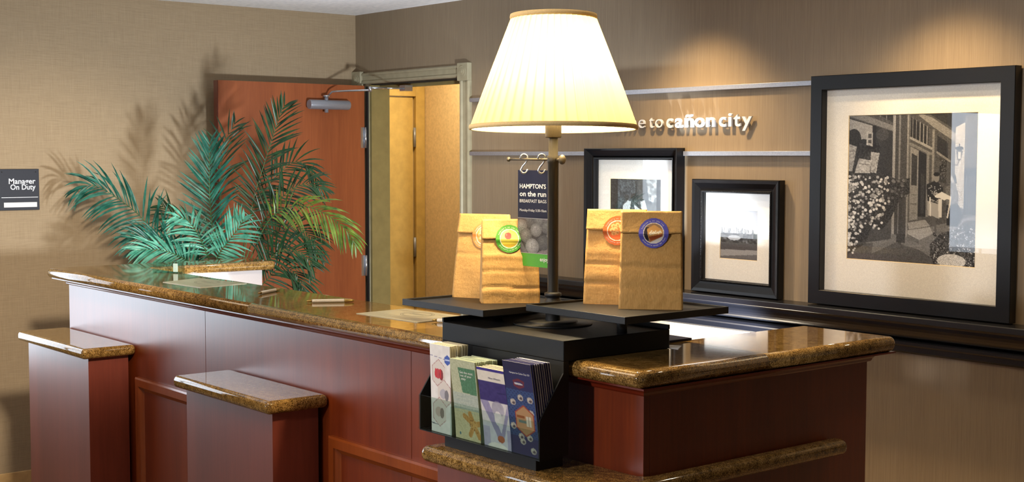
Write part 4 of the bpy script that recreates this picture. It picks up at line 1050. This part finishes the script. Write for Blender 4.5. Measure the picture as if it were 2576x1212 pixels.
# ------------------------------------------------------------------ paper bags
def sticker_img(kind):
    g = Img(56, 56, {'o': (216, 128, 44), 'g': (62, 130, 34), 'b': (84, 82, 172), 'r': (176, 88, 32)}[kind])
    g.ell(0.5, 0.5, 0.345, 0.345, (238, 226, 200)); base = {'o': (240, 150, 60), 'g': (200, 184, 74), 'b': (150, 116, 84), 'r': (200, 104, 44)}[kind]; g.ell(0.5, 0.5, 0.32, 0.32, base)
    clip = (g.X - 0.5) ** 2 + (g.Y - 0.5) ** 2 > 0.32 ** 2; keep = g.a.copy()
    if kind in 'or':
        for cx, cy in ((0.36, 0.34), (0.50, 0.30), (0.62, 0.36), (0.32, 0.48), (0.44, 0.44), (0.66, 0.50), (0.50, 0.56), (0.38, 0.60)):
            g.ell(cx, cy, 0.072, 0.068, (236, 196, 128) if kind == 'o' else (210, 164, 104)); g.ell(cx + 0.015, cy + 0.02, 0.04, 0.035, (216, 150, 80) if kind == 'o' else (170, 116, 62))
        g.rect(0.2, 0.66, 0.8, 0.9, (232, 120, 50) if kind == 'o' else (190, 84, 34))
    elif kind == 'g':
        g.rect(0.1, 0.1, 0.5, 0.5, (196, 190, 110)); g.poly([(0.2, 0.62), (0.8, 0.56), (0.8, 0.66), (0.25, 0.72)], (222, 200, 70)); g.rect(0.2, 0.7, 0.8, 0.9, (170, 140, 40))
        g.ell(0.44, 0.40, 0.11, 0.12, (186, 24, 24)); g.ell(0.50, 0.40, 0.08, 0.11, (170, 18, 20)); g.line((0.46, 0.30), (0.48, 0.25), 0.02, (70, 40, 20)); g.ell(0.40, 0.36, 0.03, 0.03, (226, 90, 80))
    else:
        g.rect(0.15, 0.3, 0.34, 0.75, (40, 34, 44)); g.poly([(0.28, 0.36), (0.52, 0.22), (0.80, 0.40), (0.78, 0.62), (0.40, 0.78), (0.32, 0.62)], (206, 152, 84)); g.poly([(0.34, 0.62), (0.78, 0.52), (0.78, 0.62), (0.40, 0.76)], (150, 70, 34))
        for j in range(5): g.line((0.38 + 0.07 * j, 0.50), (0.44 + 0.07 * j, 0.42 + 0.03 * (j % 2)), 0.035, (238, 226, 200))
        g.line((0.38, 0.54), (0.76, 0.46), 0.03, (236, 222, 190)); g.poly([(0.4, 0.8), (0.8, 0.6), (0.8, 0.75), (0.5, 0.9)], (222, 214, 204))
    g.a[clip] = keep[clip]; return g


def noise2(seed):
    r_ = random.Random(seed); ks = [(r_.uniform(15, 70), r_.uniform(15, 60), r_.uniform(0, 6.28), r_.uniform(0.3, 1)) for _ in range(9)]
    return lambda x_, z_: sum(a * math.sin(kx * x_ + kz * z_ + ph) for kx, kz, ph, a in ks) / 9


def paper_bag(label, loc, ang, W, H, D, flap, kind, stx, stz, lean, seed, creases, textcol='whiteprint', rough_amp=0.003):
    """front face in local -Y; x 0..W along the bottom edge; depth +Y"""
    t_ = thing('paper_bag', label, 'bag', loc, ang, group='brown paper breakfast bags on the trays')
    nf = noise2(seed); NX, NZ = 26, 44
    def dep(z):   # half-thickness closes towards the top
        s_ = z / H; return D * max(0.0, (1 - s_ ** 1.4)) + 0.005
    def fy(x_, z_):   # front surface
        s_ = z_ / H; mid = D / 2 + lean * s_; y_ = mid - dep(z_) / 2
        ex = min(x_, W - x_) / W; pil = -0.004 * math.sin(PI * min(1, max(0, x_ / W))) * math.sin(PI * min(1, s_ * 1.1))
        cr = 0.0
        for cz, amp, wd in creases: cr += amp * math.exp(-((z_ - cz - 0.002 * math.sin(x_ * 40)) / wd) ** 2)
        return y_ + pil + nf(x_, z_) * rough_amp * min(1, ex * 12 + 0.15) + cr
    vs_, fs = [], []
    top_in = 0.004
    def wx(z_): s_ = z_ / H; return top_in * s_
    for j in range(NZ + 1):
        z_ = H * j / NZ
        for i in range(NX + 1): x_ = wx(z_) + (W - 2 * wx(z_)) * i / NX; vs_.append((x_, fy(x_, z_), z_))
    fs += [(j * (NX + 1) + i, j * (NX + 1) + i + 1, (j + 1) * (NX + 1) + i + 1, (j + 1) * (NX + 1) + i) for j in range(NZ) for i in range(NX)]
    off = len(vs_)                    # back
    for j in range(NZ + 1):
        z_ = H * j / NZ
        for i in range(NX + 1): x_ = wx(z_) + (W - 2 * wx(z_)) * i / NX; vs_.append((x_, D / 2 + lean * z_ / H + dep(z_) / 2 + nf(x_ + 1, z_) * 0.002, z_))
    fs += [(off + j * (NX + 1) + i + 1, off + j * (NX + 1) + i, off + (j + 1) * (NX + 1) + i, off + (j + 1) * (NX + 1) + i + 1) for j in range(NZ) for i in range(NX)]
    # gusset sides with an inward fold
    for side in (0, 1):
        o2 = len(vs_)
        for j in range(NZ + 1):
            z_ = H * j / NZ; x_ = wx(z_) if side == 0 else W - wx(z_); s_ = z_ / H
            inn = 0.002 + 0.022 * min(1, max(0, (s_ - 0.12) * 1.5)); sx_ = inn if side == 0 else -inn
            ya = fy(x_, z_); yb_ = D / 2 + lean * s_ + dep(z_) / 2 + nf(x_ + 1, z_) * 0.002
            vs_ += [(x_, ya, z_), (x_ + sx_, (ya + yb_) / 2, z_), (x_, yb_, z_)]
        for j in range(NZ):
            for q in (0, 1):
                f_ = (o2 + j * 3 + q, o2 + j * 3 + q + 1, o2 + (j + 1) * 3 + q + 1, o2 + (j + 1) * 3 + q); fs.append(f_ if side else f_[::-1])
    o2 = len(vs_); vs_ += [(0, fy(0, 0), 0), (W, fy(W, 0), 0), (W, D + 0.0, 0), (0, D, 0)]; fs.append((o2 + 3, o2 + 2, o2 + 1, o2))
    o2 = len(vs_); zt = H; vs_ += [(wx(H), fy(wx(H), H), H), (W - wx(H), fy(W - wx(H), H), H), (W - wx(H), D / 2 + lean + dep(H) / 2, H), (wx(H), D / 2 + lean + dep(H) / 2, H)]; fs.append((o2, o2 + 1, o2 + 2, o2 + 3))
    B().add(vs_, fs, True).build('body', M['kraft'], t_, local=True, weld=True)
    # folded-over top flap
    fv, ff = [], []; NZF = 10
    def flapy(x_, s_): # s_ 0 top .. 1 lower edge
        z_ = H + 0.001 - flap * s_; return fy(x_, min(z_, H)) - 0.0022 - 0.0030 * s_ - 0.0035 * s_ ** 3 * (0.5 + 0.5 * math.sin(x_ * 30 + seed)), z_
    for j in range(NZF + 1):
        s_ = j / NZF
        for i in range(NX + 1):
            x_ = 0.003 + (W - 0.006) * i / NX; yy, z_ = flapy(x_, s_); fv.append((x_, yy, z_ + (0.0015 * math.sin(x_ * 55 + seed) if j == NZF else 0)))
    n1 = len(fv); m_ = NX + 1
    for j in range(NZF + 1):
        s_ = j / NZF
        for i in range(NX + 1):
            p = fv[j * m_ + i]; fv.append((p[0], p[1] + 0.0016, p[2]))
    ff += [(j * m_ + i + 1, j * m_ + i, (j + 1) * m_ + i, (j + 1) * m_ + i + 1) for j in range(NZF) for i in range(NX)]
    ff += [(n1 + j * m_ + i, n1 + j * m_ + i + 1, n1 + (j + 1) * m_ + i + 1, n1 + (j + 1) * m_ + i) for j in range(NZF) for i in range(NX)]
    for i in range(NX): ff += [(i, i + 1, n1 + i + 1, n1 + i), (NZF * m_ + i + 1, NZF * m_ + i, n1 + NZF * m_ + i, n1 + NZF * m_ + i + 1)]
    for j in range(NZF): ff += [(j * m_ + m_ - 1, (j + 1) * m_ + m_ - 1, n1 + (j + 1) * m_ + m_ - 1, n1 + j * m_ + m_ - 1), ((j + 1) * m_, j * m_, n1 + j * m_, n1 + (j + 1) * m_)]
    B().add(fv, ff, True).build('flap', M['kraft'], t_, local=True)
    # round sticker holding the flap down
    R_ = 0.036
    def SP(u, w_, d_=0.0):
        x_ = stx + (u - 0.5) * 2 * R_; z_ = stz - (w_ - 0.5) * 2 * R_; ze = H - flap
        y1 = flapy(x_, min(1, (H - z_) / flap))[0] if z_ > ze - 0.004 else fy(x_, z_) - 0.002
        if ze - 0.02 < z_ <= ze - 0.004: y1 = flapy(x_, 1.0)[0] + (fy(x_, z_) - 0.002 - flapy(x_, 1.0)[0]) * ((ze - 0.004 - z_) / 0.016)
        return (x_, y1 - 0.0012 - d_, z_)
    sk = print_mesh('sticker', sticker_img(kind), SP, M['print'], t_, local=True, mask=lambda u, w_: (u - 0.5) ** 2 + (w_ - 0.5) ** 2 < 0.25)
    rg = B()
    txt = "hampton's on the run  "; low = 'juice muffin cereal bar fruit'
    def ring(txt_, a0, a1, flip):
        for i, ch in enumerate(txt_):
            if ch == ' ': continue
            a = a0 + (a1 - a0) * (i / max(1, len(txt_) - 1)); rr = 0.415
            u = 0.5 + rr * math.sin(a); w_ = 0.5 - rr * math.cos(a); p = Vector(SP(u, w_, 0.0005)); p.y -= 0.0002
            ux = Vector((math.cos(a), 0, -math.sin(a))) * (-1 if flip else 1); uy = Vector((math.sin(a), 0, math.cos(a))) * (-1 if flip else 1)
            put_text(rg, ch, p - uy * 0.0014, ux, uy, 0.0038, None, 0.02 if i < 9 and not flip else 0.0, 'CENTER')
    ring(txt.strip(), math.radians(-68), math.radians(52), False); ring(low, math.radians(238), math.radians(112), True)
    rg.build('lettering', M['whiteprint'], sk, local=True)
    return t_


paper_bag('brown bag with orange sticker at the left edge of the left tray', (-2.958, 2.212, T1Z + 0.0003), math.radians(25), 0.158, 0.226, 0.060, 0.052, 'o', 0.088, 0.170, 0.010, 3, [(0.118, 0.0022, 0.004)], rough_amp=0.003)
paper_bag('brown bag with green sticker and an apple, crumpled, right on the left tray', (-2.779, 2.172, T1Z + 0.0003), math.radians(57), 0.154, 0.218, 0.058, 0.052, 'g', 0.075, 0.168, 0.008, 11, [(0.122, -0.0030, 0.007), (0.084, 0.0028, 0.003), (0.041, 0.0050, 0.003), (0.030, -0.003, 0.012)], rough_amp=0.0045)
paper_bag('brown bag with brown-orange sticker, rear left bag on the right tray', (-2.512, 2.288, T2Z + 0.0003), math.radians(36), 0.158, 0.236, 0.062, 0.052, 'r', 0.082, 0.184, 0.006, 21, [(0.100, 0.0035, 0.003), (0.130, -0.002, 0.010), (0.052, 0.0045, 0.003), (0.070, -0.002, 0.012)], rough_amp=0.0035)
paper_bag('smooth brown bag with blue sticker, front right bag on the right tray', (-2.372, 2.276, T2Z + 0.0003), math.radians(43), 0.155, 0.236, 0.050, 0.054, 'b', 0.083, 0.184, 0.008, 31, [(0.102, 0.0035, 0.005), (0.052, 0.0012, 0.008)], rough_amp=0.0028)

# ================================================================== PALM
palm = thing('potted_palm', 'tall teal-green artificial palm in a pot behind the left end of the counter', 'plant', (-5.88, 3.08, 0))
B().lathe(-5.88, 3.08, [(0.0, 0.0), (0.13, 0.0), (0.15, 0.02), (0.185, 0.30), (0.195, 0.32), (0.195, 0.34), (0.175, 0.34), (0.17, 0.30)], 40).build('pot', M['pot'], palm)
B().lathe(-5.88, 3.08, [(0.0, 0.305), (0.172, 0.305)], 40).build('soil', M['soil'], palm)
FR = {
'left_big': [(-5.885,3.058,0.962),(-5.975,2.948,1.048),(-6.062,2.809,1.198),(-6.113,2.716,1.330),(-6.197,2.629,1.422),(-6.272,2.553,1.475),(-6.318,2.497,1.452)],
'upright': [(-5.879,3.065,0.962),(-5.888,3.022,1.107),(-5.885,2.978,1.271),(-5.884,2.964,1.450),(-5.883,2.965,1.601),(-5.890,2.972,1.671)],
'tall_right': [(-5.854,3.095,0.962),(-5.831,3.123,1.182),(-5.823,3.164,1.410),(-5.802,3.206,1.563),(-5.779,3.250,1.715),(-5.756,3.278,1.820),(-5.744,3.293,1.855)],
'r1': [(-5.854,3.095,0.962),(-5.883,3.138,1.179),(-5.893,3.206,1.369),(-5.848,3.291,1.504),(-5.795,3.372,1.585),(-5.744,3.419,1.562),(-5.699,3.443,1.491)],
'r2': [(-5.854,3.095,0.962),(-5.817,3.141,1.182),(-5.750,3.191,1.326),(-5.680,3.260,1.437),(-5.620,3.334,1.484),(-5.566,3.399,1.454)],
'yellow': [(-5.848,3.102,0.962),(-5.793,3.138,1.145),(-5.716,3.185,1.309),(-5.625,3.249,1.376),(-5.536,3.326,1.368),(-5.454,3.395,1.311),(-5.404,3.439,1.248),(-5.389,3.458,1.199)],
'low1': [(-5.848,3.102,0.956),(-5.837,3.194,1.140),(-5.806,3.280,1.245),(-5.765,3.362,1.267),(-5.716,3.421,1.214),(-5.698,3.443,1.137)],
'low2': [(-5.842,3.109,0.952),(-5.745,3.165,1.090),(-5.650,3.218,1.169),(-5.579,3.274,1.161),(-5.543,3.317,1.104)],
'low3': [(-5.836,3.117,0.949),(-5.782,3.184,1.000),(-5.727,3.251,1.083),(-5.661,3.299,1.050),(-5.637,3.328,0.964)],
'c1': [(-5.903,3.035,0.962),(-5.834,2.930,1.134),(-5.791,2.856,1.251),(-5.768,2.790,1.322),(-5.762,2.734,1.338)],
'c2': [(-5.891,3.050,0.962),(-5.829,2.968,1.113),(-5.723,2.971,1.213),(-5.654,2.992,1.280),(-5.622,3.000,1.323)],
'l2': [(-5.903,3.035,0.962),(-5.929,2.925,1.071),(-5.953,2.816,1.151),(-5.986,2.712,1.210),(-6.026,2.632,1.230)],
'l3': [(-5.903,3.035,0.962),(-5.877,2.910,1.076),(-5.849,2.786,1.152),(-5.847,2.677,1.185),(-5.876,2.594,1.185)],
'back1': [(-5.885,3.058,0.962),(-5.989,3.088,1.214),(-6.069,3.117,1.483),(-6.108,3.164,1.678),(-6.095,3.211,1.773)],
'dark': [(-5.891,3.050,0.962),(-6.017,3.054,1.136),(-6.120,3.022,1.230),(-6.219,2.965,1.286),(-6.287,2.914,1.364)],
}
# name: (material, pairs, leaflet length, width, droop, start fraction, separate leaflets, side normal style)
FP = {'left_big': ('leaf_teal', 34, 0.19, 0.0125, 0.8, 0.22, True), 'upright': ('leaf_teal', 26, 0.165, 0.0135, 0.12, 0.30, True), 'tall_right': ('leaf_dark', 28, 0.15, 0.0115, 0.22, 0.42, True),
      'r1': ('leaf_dark', 26, 0.13, 0.0095, 0.55, 0.45, False), 'r2': ('leaf_dark', 28, 0.14, 0.010, 0.6, 0.35, True), 'yellow': ('leaf_yellow', 26, 0.14, 0.011, 0.75, 0.45, True),
      'low1': ('leaf_dark', 24, 0.15, 0.0105, 0.5, 0.35, False), 'low2': ('leaf_dark', 22, 0.15, 0.0105, 0.4, 0.35, False), 'low3': ('leaf_dark', 20, 0.15, 0.011, 0.5, 0.25, False),
      'c1': ('leaf_lit', 16, 0.135, 0.0125, 0.45, 0.45, False), 'c2': ('leaf_lit', 16, 0.135, 0.0130, 0.3, 0.45, False), 'l2': ('leaf_teal', 22, 0.16, 0.012, 0.7, 0.3, False),
      'l3': ('leaf_lit', 22, 0.13, 0.012, 0.5, 0.35, False), 'back1': ('leaf_dark', 16, 0.15, 0.0105, 0.3, 0.5, False), 'dark': ('leaf_dark', 20, 0.15, 0.0115, 0.6, 0.3, False)}
rp = random.Random(12)


def catmull(P, m):
    P = [Vector(p) for p in P]; Q = [P[0] * 2 - P[1]] + P + [P[-1] * 2 - P[-2]]; out = []
    for i in range(1, len(Q) - 2):
        for k in range(m):
            t_ = k / m; a, b_, c, d_ = Q[i - 1], Q[i], Q[i + 1], Q[i + 2]
            out.append(0.5 * ((2 * b_) + (c - a) * t_ + (2 * a - 5 * b_ + 4 * c - d_) * t_ * t_ + (3 * b_ - a - 3 * c + d_) * t_ ** 3))
    out.append(P[-1]); return out


VIEW = Vector((-0.772, 0.633, -0.05)).normalized()


def leaflet(b_, p, d_, L, w_, droop, nrm):
    """folded blade, 5 stations"""
    st_ = []; cur = p.copy(); dd = d_.normalized(); K = 5
    for i in range(K + 1):
        s_ = i / K; ww = w_ * (0.35 + 1.5 * s_ if s_ < 0.3 else (0.8 + 0.2 * math.sin(s_ * PI)) * (1 - ((s_ - 0.3) / 0.7) ** 2.2)) + 0.0004
        side = dd.cross(nrm).normalized(); up_ = side.cross(dd).normalized()
        st_.append((cur - side * ww / 2 + up_ * ww * 0.18, cur.copy(), cur + side * ww / 2 + up_ * ww * 0.18))
        dd = (dd + Vector((0, 0, -1)) * droop / K * 1.2).normalized(); cur = cur + dd * L / K
    vs2 = [q for s3 in st_ for q in s3]; fs2 = []
    for i in range(K):
        o_ = i * 3; fs2 += [(o_, o_ + 1, o_ + 4, o_ + 3), (o_ + 1, o_ + 2, o_ + 5, o_ + 4)]
    b_.add(vs2, fs2, True)


nleaf = 0
for nm_, path in FR.items():
    mt, prs, Lm, wm, droop, s0, sep = FP[nm_]
    # carry the stalk down into the pot
    base = Vector((-5.88 + rp.uniform(-0.04, 0.04), 3.08 + rp.uniform(-0.04, 0.04), 0.30))
    pts = catmull([base, Vector(base) * 0.5 + Vector(path[0]) * 0.5] + path, 8)
    cum = [0.0]
    for i in range(1, len(pts)): cum.append(cum[-1] + (pts[i] - pts[i - 1]).length)
    i0 = min(range(len(pts)), key=lambda i: (pts[i] - Vector(path[0])).length)
    fr_o = B().tube(pts, [0.0055 - 0.0045 * (c / cum[-1]) for c in cum], 7).build('frond', M['stem'], palm)
    start = cum[i0] + (cum[-1] - cum[i0]) * s0; joined = B()
    for k in range(prs):
        f_ = k / (prs - 1.0); c = start + (cum[-1] - start) * f_ * 0.995
        i = max(0, min(len(pts) - 2, next((q for q in range(len(cum)) if cum[q] > c), len(cum) - 1) - 1))
        t_ = (c - cum[i]) / (cum[i + 1] - cum[i] + 1e-9); p = pts[i].lerp(pts[i + 1], min(1, t_)); d_ = (pts[i + 1] - pts[i]).normalized()
        sd = d_.cross(VIEW).normalized(); L = Lm * (0.55 + 0.6 * math.sin(PI * (0.12 + 0.78 * f_))) * (1 if f_ < 0.85 else 1 - (f_ - 0.85) * 2.2)
        for sgn in (-1, 1):
            ang_ = math.radians(58 - 34 * f_ + rp.uniform(-8, 8))
            dv = d_ * math.cos(ang_) + sd * sgn * math.sin(ang_) - VIEW * rp.uniform(-0.10, 0.28)
            dv += Vector((0, 0, rp.uniform(-0.05, 0.10)))
            nrm = (-VIEW + Vector((rp.uniform(-0.5, 0.5), rp.uniform(-0.5, 0.5), rp.uniform(0, 0.7)))).normalized()
            ll = L * rp.uniform(0.88, 1.1); tgt = B() if sep else joined
            leaflet(tgt, p + Vector((0, 0, 0.001)), dv, ll, wm * rp.uniform(0.85, 1.15), droop * rp.uniform(0.7, 1.2), nrm)
            # keep every blade clear of the wall and the door leaf
            tgt.v = [(max(q[0], -6.535), q[1], q[2]) if q[1] < 3.25 else (max(q[0], -6.39), q[1], q[2]) for q in tgt.v]
            tgt.v = [(q[0], q[1], max(q[2], 1.150)) if (q[0] > -5.66 and q[1] < 3.06) else q for q in tgt.v]
            if sep: tgt.build('leaflet', M[mt], fr_o); nleaf += 1
    if not sep:
        o = joined.build('leaflets', M[mt], fr_o); o['kind'] = 'stuff'
print('leaflets', nleaf)
bpy.context.view_layer.update()
